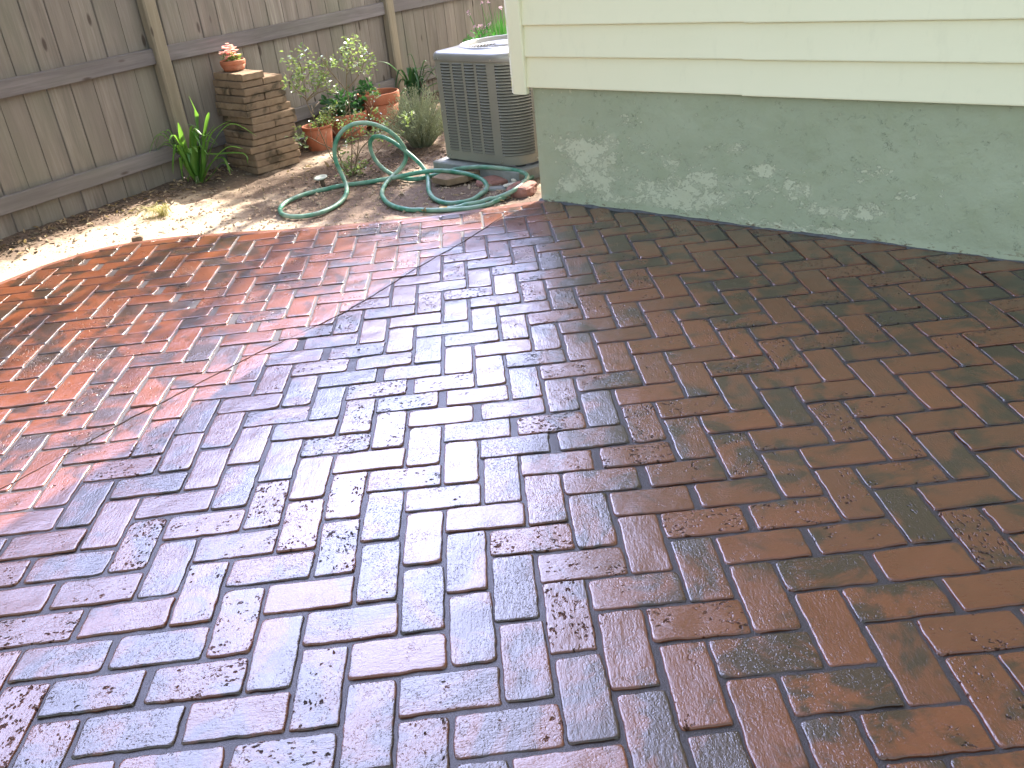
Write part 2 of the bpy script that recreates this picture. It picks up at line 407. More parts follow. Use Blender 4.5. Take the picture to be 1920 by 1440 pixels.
M_GREYLEAF = mat_leaf('grey_leaf', (0.17, 0.20, 0.13), (0.42, 0.44, 0.32), .7, .25)
M_TREELEAF = mat_leaf('tree_leaf', (0.03, 0.07, 0.02), (0.08, 0.15, 0.03), .5)
M_STEM = simple('woody_stem', (0.17, 0.12, 0.07), .8, .3, 40)
M_GSTEM = simple('green_stem', (0.10, 0.14, 0.05), .6, .3, 40)
M_BARK = simple('bark', (0.10, 0.075, 0.055), .95, .35, 12, .01)
M_PINK = mat_leaf('pink_petal', (0.85, 0.34, 0.42), (0.95, 0.68, 0.73), .6, .3)
M_LILAC = mat_leaf('lilac_petal', (0.42, 0.24, 0.45), (0.62, 0.45, 0.62), .6, .3)
M_AC = simple('ac_paint', (0.215, 0.203, 0.168), .42, .06, 6, .0002, Specular_IOR_Level=.5)
M_ACTOP = simple('ac_top_paint', (0.20, 0.195, 0.18), .30, .06, 6, .0002, Specular_IOR_Level=.7)
M_ACDARK = simple('ac_coil', (0.03, 0.028, 0.025), .7, .3, 80, .002)
M_SCREW = simple('zinc_screw', (0.5, 0.48, 0.42), .35, .1, 20, .0001, Metallic=.8)
M_CONC = simple('grey_concrete', (0.22, 0.225, 0.215), .85, .2, 16, .002)
M_STONE = simple('tan_stone', (0.36, 0.27, 0.19), .9, .3, 18, .004)
M_REDSTONE = simple('red_stone', (0.25, 0.12, 0.095), .9, .3, 14, .005)
M_WHITE = simple('white_stone', (0.62, 0.57, 0.47), .85, .2, 20, .003)
M_CHIP = mat_wood('wood_chip', (0.13, 0.085, 0.06), (0.30, 0.20, 0.14))
M_DRY = mat_leaf('dry_leaf', (0.16, 0.105, 0.06), (0.40, 0.30, 0.19), .8, .15)
M_CAP = simple('aged_plastic', (0.45, 0.47, 0.40), .5, .15, 20)
M_GRAYSEAL = simple('grey_sealant', (0.085, 0.085, 0.09), .7, .25, 50, .002)

# ------------------------------------------------------------------ setting: ground lines
WA = np.array([-0.152, 3.319]); WD = np.array([0.7516, -0.6596]); WN = np.array([-0.6596, -0.7516])  # house wall foot, direction, outward
SD = np.array([0.6596, 0.7516])                                                     # side wall runs back
FA = np.array([-3.030, 3.575]); FD = np.array([0.588, 0.809]); FNn = np.array([0.809, -0.588])       # fence line, inward normal
EDGE = np.array([(-7, -3.5), (-5.2, -1.2), (-4.2, 0.8), (-3.35, 2.2), (-2.93, 2.72), (-2.765, 2.95), (-2.65, 3.14), (-2.5, 3.29), (-2.33, 3.375), (-2.124, 3.405), (-1.844, 3.385), (-1.557, 3.335), (-1.28, 3.300),
                 (-1.007, 3.283), (-0.738, 3.288), (-0.466, 3.304), (-0.302, 3.316), (-0.14, 3.325)])
# smooth it
_e = EDGE.copy()
for _ in range(3):
    q = [_e[0]]
    for a, b in zip(_e[:-1], _e[1:]): q += [a * .75 + b * .25, a * .25 + b * .75]
    q.append(_e[-1]); _e = np.array(q)
EDGE = _e
def edge_y(x): return np.interp(x, EDGE[:, 0], EDGE[:, 1])
def wall_y(x): return WA[1] + (x - WA[0]) * WD[1] / WD[0]

# ------------------------------------------------------------------ patio
def slab_z(x, y): return (fbm(x * .9 + 3, y * .9, 2, 3) - .5) * .010

def build_patio():
    AFF = {'A': ((.1019, .0004), (-.0018, .1063), (.0012, -.0066)), 'B': ((.1019, -.0015), (-.0024, .1049), (-.0001, .0035)),
           'C': ((.1016, .0018), (-.0032, .1085), (.0033, .0058))}
    VK = {-9, -7, -4, -2, -1, 1}          # bands of cross bricks left of the second mat seam
    Vs = []; Fs = []; BC = []; RD = []; nb = 0
    off = np.array([0, .0004, .0012, .0025, .0055, .0125])
    def nodes(h, step):
        mid = np.arange(-h + .0125 + step, h - .0125 - step * .4, step)
        return np.concatenate([-h + off, mid, (h - off)[::-1]])
    for k in range(-30, 44):
        isV = (k in VK) if k <= 2 else (k % 2 == 0)
        if k < -9: isV = (k % 2 != 0)
        s0 = 2 * k
        reg = AFF['A'] if s0 >= 6 else (AFF['B'] if s0 >= -2 else AFF['C'])
        e1 = np.array(reg[0]); e2 = np.array(reg[1]); o = np.array(reg[2])
        for i in range(-46, 46):
            j = s0 - i
            ci, cj = (i + .5, j + 1.) if isV else (i + 1., j + .5)
            c = ci * e1 + cj * e2 + o
            if c[0] < -4.6 or c[0] > 4.2 or c[1] < -2.2 or c[1] > 3.75: continue
            if c[0] > WA[0] - .02:
                if c[1] > wall_y(c[0]) + .06: continue
            elif c[1] > edge_y(c[0]) + .03: continue
            if c[0] < -1.6 and c[1] > edge_y(c[0]) - .0 and c[0] < -3.2: continue
            la = (.1025 if not isV else .1055); lb = (.0515 if not isV else .0505)
            g = .0024 + .0018 * RNG.rand()
            ha = la - g - (.0012 if not isV else 0); hb = lb - g
            sh = 0.0
            # wide joint at the side by side mat seams
            if not isV and (k == 2 or k == 3): ha -= .0015; sh = -.0015 if k == 2 else .0015
            if not isV and (k == -5 or k == -6): ha -= .0015; sh = .0015 if k == -5 else -.0015
            near = (c[1] < 2.2)
            X = nodes(ha, .013 if near else .022); Y = nodes(hb, .011 if near else .018)
            gx, gy = np.meshgrid(X, Y, indexing='ij'); lx = gx.ravel(); ly = gy.ravel()
            cr = .005 + .008 * RNG.rand()
            # rounded corners
            qx = np.abs(lx) - (ha - cr); qy = np.abs(ly) - (hb - cr)
            both = (qx > 0) & (qy > 0); rr = np.hypot(np.maximum(qx, 1e-9), np.maximum(qy, 1e-9))
            over = both & (rr > cr)
            lx2 = np.where(over, np.sign(lx) * ((ha - cr) + qx / rr * cr), lx)
            ly2 = np.where(over, np.sign(ly) * ((hb - cr) + qy / rr * cr), ly)
            qx = np.abs(lx2) - (ha - cr); qy = np.abs(ly2) - (hb - cr)
            sd = np.where((qx > 0) & (qy > 0), cr - np.hypot(np.maximum(qx, 0), np.maximum(qy, 0)), -np.maximum(qx, qy) + cr)
            sd = np.maximum(sd, 0)
            er = .0034; t = np.clip(sd / er, 0, 1)
            z = -(.0058) * (1 - np.sqrt(np.clip(1 - (1 - t) ** 2, 0, 1))) - np.where(sd < 1e-5, .0, 0)
            lx2 = lx2 + sh
            # turn and place
            ang = RNG.normal(0, .006)
            if isV: bx, by = -ly2, lx2
            else: bx, by = lx2, ly2
            u1 = e1 / np.linalg.norm(e1); u2 = np.array([-u1[1], u1[0]])
            ca, sa = math.cos(ang), math.sin(ang)
            rx = bx * ca - by * sa; ry = bx * sa + by * ca
            jx, jy = RNG.normal(0, .0009, 2)
            wx = c[0] + jx + rx * u1[0] + ry * u2[0]; wy = c[1] + jy + rx * u1[1] + ry * u2[1]
            # ragged outline
            wb = np.clip(1 - sd / .012, 0, 1)
            wx = wx + (vn(wx * 55, wy * 55, 1) - .5) * .0042 * wb; wy = wy + (vn(wx * 55, wy * 55, 2) - .5) * .0042 * wb
            # clip against slab edge and house wall
            ey = np.where(wx < WA[0], edge_y(wx) - .052, wall_y(wx) - .012)
            dz = np.where(wy > ey, -.0, 0); wy = np.minimum(wy, ey)
            tx, ty = RNG.normal(0, .006, 2); bz = RNG.normal(0, .0007)
            zz = z + bz + tx * (wx - c[0]) + ty * (wy - c[1]) + (fbm(wx * 16, wy * 16, 3, 5) - .5) * .0034 + slab_z(wx, wy) + dz
            nu, nv = len(X), len(Y)
            Vs.append(np.stack([wx, wy, zz], 1)); Fs.append(grid_faces(nu, nv) + nb if isV else grid_faces(nu, nv) + nb)
            r = RNG.rand(3); oo = RNG.rand(3) * 20
            # pattern coordinates along the brick, each brick its own offset
            BC.append(np.stack([lx2 + oo[0], ly2 + oo[1], np.full_like(lx2, oo[2])], 1))
            RD.append(np.tile(r, (len(lx2), 1))); nb += len(lx2)
    V = np.concatenate(Vs); F = np.concatenate(Fs)
    return V, F, np.concatenate(BC), np.concatenate(RD)

V, F, BC, RD = build_patio()
patio = np_mesh('patio', V, F, M_BRICK, True, {'bc': BC, 'rnd': RD})
tag(patio, kind='structure')
patio['label'] = 'glossy red brick-patterned concrete patio laid in herringbone'

# the joints and the slab below
gx = np.arange(-4.7, 4.3, .016); gy = np.arange(-2.3, 3.5, .016)
GX, GY = np.meshgrid(gx, gy, indexing='ij'); xx = GX.ravel(); yy = GY.ravel()
ey = np.where(xx < WA[0], edge_y(xx) - .02, wall_y(xx) + .03); yc = np.minimum(yy, ey)
zz = -.0046 + (fbm(xx * 30, yc * 30, 2, 9) - .5) * .0030 + slab_z(xx, yc)
joint = np_mesh('patio_joints', np.stack([xx, yc, zz], 1), grid_faces(len(gx), len(gy)), M_JOINT, True)
joint.parent = patio
# rounded slab rim along the curved edge
mb = MB(); rows = []
for x, y in EDGE[EDGE[:, 0] > -5.0]:
    i = np.argmin(np.abs(EDGE[:, 0] - x)); a = EDGE[max(i - 1, 0)]; b = EDGE[min(i + 1, len(EDGE) - 1)]
    t = (b - a) / np.linalg.norm(b - a); n = np.array([-t[1], t[0]])
    z0 = float(slab_z(np.array([x]), np.array([y]))[0]); w = float(vn(np.array([x * 9]), np.array([y * 9]), 4)[0] - .5) * .008
    rows.append([(x - n[0] * d + n[0] * w, y - n[1] * d + n[1] * w, z0 + zz_) for d, zz_ in ((.060, -.0015), (.040, .0012), (.020, .0006), (.008, -.0018), (0, -.006), (-.006, -.013), (-.009, -.04), (-.012, -.09))])
mb.grid(rows, flip=True); rim = mb.build('patio_rim', M_RIM, patio, smooth=True)

# hairline crack running over the patio
def patio_z(x, y): return float(slab_z(np.array([x]), np.array([y]))[0]) + .0022
CR = [(-0.333, 3.155), (-0.554, 2.80), (-0.763, 2.515), (-0.922, 2.255), (-1.036, 2.09), (-1.151, 1.965), (-1.248, 1.87), (-1.30, 1.82), (-1.371, 1.735),
      (-1.481, 1.60), (-1.559, 1.50), (-1.626, 1.425), (-1.68, 1.344), (-1.783, 1.20), (-1.857, 1.108), (-1.95, 1.0), (-2.1, .82)]
mb = MB(); rows = []
for a, b in zip(CR[:-1], CR[1:]):
    for t in np.linspace(0, 1, 14, endpoint=False):
        x = a[0] + (b[0] - a[0]) * t; y = a[1] + (b[1] - a[1]) * t
        x += (float(vn(np.array([x * 30]), np.array([y * 30]), 6)[0]) - .5) * .006
        rows.append((x, y, patio_z(x, y) + .0006))
pts = []
for i, p in enumerate(rows):
    q = rows[min(i + 1, len(rows) - 1)]; r = rows[max(i - 1, 0)]
    t = Vector((q[0] - r[0], q[1] - r[1], 0)).normalized(); n = Vector((-t.y, t.x, 0)); w = .0007
    pts.append([Vector(p) - n * w - Vector((0, 0, .003)), Vector(p) + Vector((0, 0, .0004)), Vector(p) + n * w - Vector((0, 0, .003))])
mb.grid(pts); ck = mb.build('patio_crack', simple('crack_fill', (0.05, 0.032, 0.03), .7, .2), patio)

# ------------------------------------------------------------------ dirt and far ground
def dirt_h(x, y):
    d = (np.asarray(x) - FA[0]) * FNn[0] + (np.asarray(y) - FA[1]) * FNn[1]
    h = -.012 + (fbm(x * 1.6, y * 1.6, 3, 21) - .5) * .030 + (fbm(x * 9, y * 9, 4, 22) - .5) * .022 + (fbm(x * 42, y * 42, 3, 23) - .5) * .010
    h = h + np.clip(.30 - d, 0, .3) * .12
    de = edge_y(x) - np.asarray(y)          # sink where it meets the slab
    ins = (np.asarray(x) < WA[0] + .0)
    h = np.where(de > -.06, np.minimum(h, -.014), h)
    h = np.where(de > .02, -.11, h)
    h = np.where((np.asarray(x) > WA[0] - .02) & (np.asarray(y) < wall_y(x) + .03), -.11, h)
    return h
gx = np.arange(-4.2, 1.6, .0125); gy = np.arange(2.2, 8.6, .0125)
GX, GY = np.meshgrid(gx, gy, indexing='ij'); xx = GX.ravel(); yy = GY.ravel()
zz = dirt_h(xx, yy)
def blob(cx, cy, r): return np.exp(-((xx - cx) ** 2 + (yy - cy) ** 2) / (r * r))
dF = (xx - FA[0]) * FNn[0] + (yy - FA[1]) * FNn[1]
mulch_shade = np.clip(1.15 - dF / .33, 0, 1) * .8
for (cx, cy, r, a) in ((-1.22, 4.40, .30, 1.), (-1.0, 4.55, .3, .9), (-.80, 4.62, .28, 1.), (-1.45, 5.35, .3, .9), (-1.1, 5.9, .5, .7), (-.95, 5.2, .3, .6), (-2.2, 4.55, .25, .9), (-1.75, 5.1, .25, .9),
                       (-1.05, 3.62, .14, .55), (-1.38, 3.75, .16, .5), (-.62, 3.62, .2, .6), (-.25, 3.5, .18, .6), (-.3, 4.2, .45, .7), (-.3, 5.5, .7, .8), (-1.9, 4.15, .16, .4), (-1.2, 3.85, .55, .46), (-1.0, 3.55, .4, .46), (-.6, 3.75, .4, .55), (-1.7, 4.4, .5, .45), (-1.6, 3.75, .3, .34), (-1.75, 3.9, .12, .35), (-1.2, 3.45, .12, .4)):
    mulch_shade = np.maximum(mulch_shade, a * blob(cx, cy, r))  # mulch beds, plus brown painted in for the shaded dirt round the hose
dirt = np_mesh('dirt_ground', np.stack([xx, yy, zz], 1), grid_faces(len(gx), len(gy)), M_DIRT, True, {'mulch': mulch_shade})
tag(dirt, kind='structure'); dirt['label'] = 'bare sandy dirt between the patio and the fence'
mb = MB(); mb.add([(-300, -300, -.13), (300, -300, -.13), (300, 300, -.13), (-300, 300, -.13)], [(0, 1, 2, 3)])
m = NT('yard_ground'); c = m.coord(); n = m.noise(c, .6, 6); f = m.noise(c, 9, 5)
m.p(Base_Color=m.mix(m.mr(m.math('ADD', n, m.math('MULTIPLY', f, .3)), .5, .8), (0.055, 0.09, 0.03), (0.16, 0.13, 0.07)), Roughness=.95, Normal=m.bump(f, .03))
gr = mb.build('ground', m.mat); tag(gr, kind='structure')

# ------------------------------------------------------------------ house
house = empty('house', (WA[0], WA[1], 0), 'house with cream lap siding above a peeling green painted foundation wall', 'house')
HO = Vector((WA[0], WA[1], 0))
wd = Vector((WD[0], WD[1], 0)); wnv = Vector((WN[0], WN[1], 0)); sdv = Vector((SD[0], SD[1], 0)); snv = Vector((-SD[1], SD[0], 0))
HL = 7.5; HH = 5.6
def rel(p): return p - HO
# foundation: front face as a dense sheet, slightly uneven, with the side return
nu = np.concatenate([np.arange(0, 2.9, .010), np.arange(2.9, HL, .2)]); nz = np.arange(-.12, .66, .010)
U, Z = np.meshgrid(nu, nz, indexing='ij'); u = U.ravel(); z = Z.ravel()
bmp = (fbm(u * 3, z * 3, 3, 31) - .5) * .010 + (fbm(u * 18, z * 18, 3, 32) - .5) * .005
bmp = bmp + np.clip(.03 - z, 0, .03) * .25 * (vn(u * 14, z * 3, 33))      # skirt at the foot
bmp = bmp - np.clip(.012 - u, 0, .012) * .8
du = (vn(z * 26, z * 0, 34) - .5) * .016 * np.clip(1 - u / .02, 0, 1)
P = WD[None, :] * (u + du)[:, None] + WN[None, :] * bmp[:, None]
def g2(cu, cz, su, sz): return np.exp(-((u - cu) / su) ** 2 - ((z - cz) / sz) ** 2)
peel = sum(a * g2(cu, cz, su, sz) for cu, cz, su, sz, a in (
    (.27, .135, .12, .07, .62), (.38, .12, .09, .06, .7), (.16, .09, .07, .045, .75), (.34, .235, .12, .06, .35), (.50, .20, .07, .05, .35),
    (.62, .115, .09, .06, .75), (.80, .12, .11, .07, .95), (.72, .05, .14, .03, .6), (.92, .20, .07, .04, .8), (1.18, .25, .06, .03, .8), (.95, .09, .10, .05, .6),
    (.45, .05, .12, .02, .8), (.9, .31, .05, .03, .4), (1.45, .10, .12, .03, .75), (1.62, .12, .08, .04, .75), (1.5, .03, .1, .02, .7), (1.75, .2, .05, .03, .6), (1.25, .02, .2, .02, .7),
    (.2, .30, .12, .05, .55), (.75, .25, .08, .04, .6), (.30, .26, .14, .07, .62), (.44, .33, .08, .05, .5), (.60, .30, .07, .04, .55), (1.05, .33, .06, .04, .55), (1.32, .18, .10, .05, .55), (1.6, .28, .08, .04, .55), (1.1, .16, .16, .08, .45), (.55, .42, .1, .04, .35)))
fo = np_mesh('foundation_wall', np.stack([P[:, 0], P[:, 1], z], 1), grid_faces(len(nu), len(nz)), M_FOUND, True, {'peel': peel}, house)
mb = MB()
for k in range(1):
    c0 = Vector((0, 0, .27)) + sdv * (HL / 2 + .004) + snv * (-.05)
    mb.box(c0 - snv * .0, .1, HL, .78, tuple(snv), tuple(sdv))
sw = mb.build('side_foundation', M_FOUND, house)
# sealant fillet where slab meets wall
mb = MB(); rows = []
for uu in np.arange(-.01, 3.2, .02):
    w = .006 + .005 * float(vn(np.array([uu * 25]), np.array([1.]), 7)[0]); h = .004 + .009 * float(vn(np.array([uu * 18]), np.array([5.]), 8)[0])
    b = wd * uu; zz0 = float(slab_z(np.array([b.x + WA[0]]), np.array([b.y + WA[1]]))[0])
    rows.append([b + wnv * (-.01) + Vector((0, 0, h)), b + wnv * (w * .5) + Vector((0, 0, h * .7 + zz0)), b + wnv * w + Vector((0, 0, zz0 + .001)), b + wnv * (w + .012) + Vector((0, 0, zz0 - .008))])
mb.grid(rows); mb.build('wall_sealant', M_GRAYSEAL, house, smooth=True)

# lap siding: one long profile, two lengths with a lapped seam
EXPO = .1385; Z0 = .556
def siding_rows(start, end, out, drop, n, org, d, nrm, z0=Z0):
    mb = MB(); rows = []
    prof = []
    for k in range(n):
        zb = z0 + k * EXPO - drop
        prof += [(.010, zb + .002), (.024, zb), (.0262, zb + .0016), (.0265, zb + .006), (.0225, zb + .04), (.0175, zb + .09), (.0130, zb + EXPO - .003)]
    for s_ in (start, end):
        rows.append([org + d * s_ + nrm * (o + out) + Vector((0, 0, zz_)) for o, zz_ in prof])
    mb.grid(rows, flip=False); return mb
NC = 36
O0 = Vector((0, 0, 0))
mbs = siding_rows(-.035, 1.105, 0, 0, NC, O0, wd, wnv); mbs.m = 0
mb2 = siding_rows(1.085, HL, .0016, .0028, NC, O0, wd, wnv)
mbs.add(mb2.v, mb2.f); sid = mbs.build('front_siding', M_SIDING, house)
OV = .085      # the framed wall overhangs the side foundation
mb3 = siding_rows(-.02, HL, 0, 0, NC, snv * OV, sdv, snv); mb3.f = [f[::-1] for f in mb3.f]
mb3.build('side_siding', M_SIDING, house)
# corner post of two flanges with rounded outer edge
def corner_post(mb, org):
    f = .075; t = .040
    prof = [(-.005, f, 0), (t - .004, f, 0), (t, f - .004, 0)]
    a = wd; n = wnv; sn = snv
    c = org
    pts2 = [c + a * f + n * .012, c + a * f + n * (t - .005), c + a * (f - .006) + n * t, c + a * .010 + n * t + sn * 0, c + n * t * .94 + sn * .002, c + sn * (t) * .94 + n * .004,
            c + sn * t + a * 0 + sdv * .010, c + sn * t + sdv * (f - .006), c + sn * (t - .005) + sdv * f, c + sn * .012 + sdv * f]
    return pts2
pc = Vector((0, 0, 0)) - wd * OV
ring = corner_post(mb, pc)
mb = MB(); zlo = Z0 - .030; zhi = Z0 + NC * EXPO
mb.grid([[p + Vector((0, 0, zlo)) for p in ring], [p + Vector((0, 0, zhi)) for p in ring]], flip=True)
inner = [pc + wd * .075 + wnv * .012, pc + wd * .03 + wnv * .008, pc + sdv * .03 + snv * .008, pc + snv * .012 + sdv * .075]
b0 = len(mb.v); mb.v += [tuple(p + Vector((0, 0, zlo + .0))) for p in ring] + [tuple(p + Vector((0, 0, zlo))) for p in inner]
nr = len(ring)
mb.f += [(b0 + i, b0 + i + 1, b0 + nr + (0 if i < 2 else 1 if i < 5 else 2 if i < 8 else 3)) for i in range(nr - 1)]; mb.mi += [0] * (nr - 1)
mb.build('corner_trim', M_SIDING, house)
# framing behind siding (solid body of the house) and floor soffit
mb = MB(); hz = Z0 + NC * EXPO
cc = wd * ((HL - OV) / 2) + sdv * (HL / 2)
mb.box(cc + Vector((0, 0, (Z0 + .02 + hz) / 2)) , HL + OV - .01, HL - .02, hz - Z0 - .02, tuple(wd), tuple(sdv))
mb.build('wall_framing', M_CONC, house)
mb = MB()   # low pitched roof with an eave
e = .28; ctr = cc + Vector((0, 0, hz))
mb.box(ctr + Vector((0, 0, .09)), HL + OV + 2 * e, HL + 2 * e, .18, tuple(wd), tuple(sdv))
b0 = len(mb.v)
for sx, sy in ((-1, -1), (1, -1), (1, 1), (-1, 1)): mb.v.append(tuple(ctr + wd * sx * (HL / 2 + e + .03) + sdv * sy * (HL / 2 + e + .03) + Vector((0, 0, .183))))
mb.v.append(tuple(ctr + Vector((0, 0, 1.9)))); mb.f += [(b0, b0 + 1, b0 + 4), (b0 + 1, b0 + 2, b0 + 4), (b0 + 2, b0 + 3, b0 + 4), (b0 + 3, b0, b0 + 4), (b0 + 3, b0 + 2, b0 + 1, b0)]; mb.mi += [0] * 5
for o in mb.c[:0]: pass
mb.c = [.5] * len(mb.v)
mb.build('roof', M_ROOF, house)

# ------------------------------------------------------------------ fence
fence = empty('wooden_fence', (FA[0], FA[1], 0), 'weathered board fence with posts and rails running behind the plants and air conditioner', 'fence')
fd = Vector((FD[0], FD[1], 0)); fn = Vector((FNn[0], FNn[1], 0))
F0 = 0.0
mb = MB(); s = -3.2; kk = 0
while s < 9.5:
    w = .1385; gap = random.choice([.0012, .0012, .002, .0035, .005])
    # known lit gaps at the foot on the near bay
    t = random.random(); th = .017; lean = random.gauss(0, .0012)
    if min(abs(s + w - q_) for q_ in (1.36, .12, .53, .90)) < .07: gap = .0075
    a = s; b = s + w - gap; zt = 1.86; zb = .015 + random.uniform(-.02, .015)
    off = random.uniform(-.0015, .0015)
    P = []
    cup = random.uniform(-.0015, .0015)
    xs = [a, a + .003, (a + b) / 2, b - .003, b]; of = [-.003, 0, cup, 0, -.003]
    rowsF = []
    for zz_ in (zb, zt - .04, zt):
        cl = .03 if zz_ == zt else 0
        rowsF.append([fd * (min(max(x_ + lean * zz_, a + cl), b - cl)) + fn * (o_ + off) + Vector((0, 0, zz_)) for x_, o_ in zip(xs, of)])
    mb.grid(rowsF, col=t, flip=True)
    mb.grid([[p - fn * th for p in r_] for r_ in rowsF], col=t)
    sideA = [[r_[0] for r_ in rowsF], [r_[0] - fn * (th - .003) for r_ in rowsF]]
    sideB = [[r_[-1] for r_ in rowsF], [r_[-1] - fn * (th - .003) for r_ in rowsF]]
    mb.grid(sideA, col=t); mb.grid(sideB, col=t, flip=True)
    mb.grid([rowsF[0], [p - fn * th for p in rowsF[0]]], col=t, flip=True); mb.grid([rowsF[-1], [p - fn * th for p in rowsF[-1]]], col=t)
    s += w; kk += 1
mb.build('board_panel', M_PLANK, fence)
POSTS = [-2.45, -.15 + .0, 2.235, 4.65, 7.05]
P1 = 1.272; P2 = 3.385
POSTS = [P1 - 2.2, P1, P2, P2 + 2.3, P2 + 4.6]
def post_mesh(s, seed):
    mb = MB(); w = .088; ch = .010
    base = [(-w / 2 + ch, 0), (w / 2 - ch, 0), (w / 2, ch), (w / 2, .066 - ch), (w / 2 - ch, .066), (-w / 2 + ch, .066), (-w / 2, .066 - ch), (-w / 2, ch)]
    rows = []
    for zz_ in np.linspace(-.1, 1.9, 14):
        wx = (float(vn(np.array([zz_ * 3 + seed]), np.array([seed * 1.]), 3)[0]) - .5) * .008
        rows.append([fd * (s + x + wx + .0) + fn * (y + .002) + Vector((0, 0, zz_)) for x, y in base])
    mb.grid(rows, close_v=True, col=.2 + .13 * seed); return mb
for i, s in enumerate(POSTS):
    post_mesh(s, i + 1).build('fence_post', M_POST, fence)
for (z0, z1) in ((.153, .241), (.709, .797), (1.45, 1.538)):
    for a, b in zip([-3.2] + POSTS, POSTS + [9.4]):
        aa = a + (.046 if a > -3.2 else 0); bb = b - (.046 if b < 9.3 else 0)
        mb = MB(); cx = (aa + bb) / 2
        rows = []
        prof = [(.003, z0), (.034, z0), (.038, z0 + .004), (.038, z1 - .004), (.034, z1), (.003, z1)]
        for s_ in np.linspace(aa, bb, 10):
            sag = -.006 * (1 - ((s_ - cx) / ((bb - aa) / 2)) ** 2) * (1 if z0 > .3 else .6)
            rows.append([fd * s_ + fn * o_ + Vector((0, 0, zz_ + sag)) for o_, zz_ in prof])
        # local frame turned so that the wood grain follows the rail
        mb.grid(rows, close_v=True, col=random.random())
        o = mb.build('fence_rail', M_RAIL, fence)

HOSE = [(-0.111,3.868,-0.002),(-0.172,3.754,-0.002),(-0.237,3.606,-0.002),(-0.333,3.429,-0.002),(-0.407,3.328,-0.002),(-0.494,3.298,-0.002),(-0.611,3.327,-0.002),(-0.703,3.354,-0.002),(-0.795,3.373,-0.002),(-0.881,3.425,-0.002),(-0.971,3.561,-0.002),(-1.018,3.752,-0.002),(-1.011,3.957,-0.002),(-0.96,4.105,0.012),(-0.89,4.118,0.047),(-0.851,4.124,0.093),(-0.854,4.124,0.158),(-0.895,4.117,0.228),(-0.949,4.107,0.286),(-1.024,4.094,0.328),(-1.101,4.08,0.348),(-1.179,4.067,0.331),(-1.238,4.056,0.278),(-1.27,4.051,0.207),(-1.27,4.05,0.138),(-1.245,4.055,0.069),(-1.213,4.02,0.01),(-1.191,3.859,0.0),(-1.203,3.672,-0.002),(-1.267,3.551,-0.002),(-1.352,3.483,-0.002),(-1.457,3.483,-0.002),(-1.537,3.571,-0.002),(-1.573,3.708,-0.002),(-1.557,3.831,-0.002),(-1.494,3.941,-0.002),(-1.396,4.019,-0.002),(-1.238,4.045,-0.004),(-1.046,4.081,-0.002),(-0.952,3.995,0.02),(-0.843,4.035,0.03),(-0.724,4.001,0.045),(-0.656,3.938,0.052),(-0.58,3.875,0.052),(-0.482,3.782,0.05),(-0.422,3.757,0.02),(-0.402,3.683,-0.002),(-0.422,3.549,-0.002),(-0.472,3.451,-0.002),(-0.565,3.405,-0.002),(-0.658,3.433,-0.002),(-0.716,3.546,-0.002),(-0.749,3.716,-0.002),(-0.749,3.92,-0.002),(-0.73,4.027,0.007),(-0.774,4.057,0.069),(-0.839,4.102,0.123),(-0.904,4.146,0.178),(-0.953,4.18,0.208),(-1.005,4.215,0.228),(-1.057,4.251,0.226),(-1.085,4.27,0.19),(-1.085,4.27,0.13),(-1.067,4.258,0.072),(-1.026,4.229,0.027),(-0.964,4.14,0.0),(-0.893,4.029,-0.002),(-0.814,3.996,-0.002),(-0.751,4.019,-0.002),(-0.752,4.019,-0.002),(-0.665,4.104,-0.002),(-0.58,3.943,0.05),(-0.503,3.889,0.069),(-0.404,3.841,0.07),(-0.308,3.76,0.07),(-0.239,3.714,0.06),(-0.184,3.672,0.05),(-0.182,3.616,0.045),(-0.232,3.493,0.04),(-0.283,3.43,0.03),(-0.331,3.436,0.01),(-0.403,3.424,-0.002),(-0.497,3.363,-0.002),(-0.589,3.35,-0.002),(-0.644,3.355,-0.002)]
CANES = [[(-0.008, 0.008), (-0.045, 0.071), (-0.095, 0.143), (-0.133, 0.305), (-0.173, 0.462), (-0.164, 0.58), (-0.171, 0.697)],
 [(-0.173, 0.462), (-0.081, 0.54), (-0.028, 0.621)],
 [(-0.002, 0.007), (0.04, 0.187), (0.063, 0.401), (0.074, 0.55), (0.11, 0.663), (0.127, 0.753)],
 [(0.066, 0.506), (-0.005, 0.619), (-0.039, 0.675)],
 [(0.075, 0.52), (0.16, 0.598), (0.208, 0.695)],
 [(0.007, 0.005), (0.081, 0.15), (0.173, 0.216), (0.243, 0.254), (0.38, 0.313)],
 [(-0.008, 0.008), (-0.061, 0.154), (-0.144, 0.219), (-0.247, 0.296)],
 [(0.014, 0.005), (0.118, 0.08), (0.283, 0.201)],
 [(-0.005, 0.007), (-0.039, 0.103), (-0.047, 0.199), (-0.002, 0.302)],
 [(0.011, 0.005), (0.048, 0.09), (0.082, 0.207), (0.075, 0.292)],
 [(-0.173, 0.462), (-0.232, 0.544), (-0.253, 0.591)],
 [(0.063, 0.401), (0.009, 0.363), (-0.076, 0.374)],
 [(0.042, 0.25), (0.157, 0.312), (0.22, 0.441)],
 [(-0.17, 0.477), (-0.102, 0.513), (-0.006, 0.53)]]
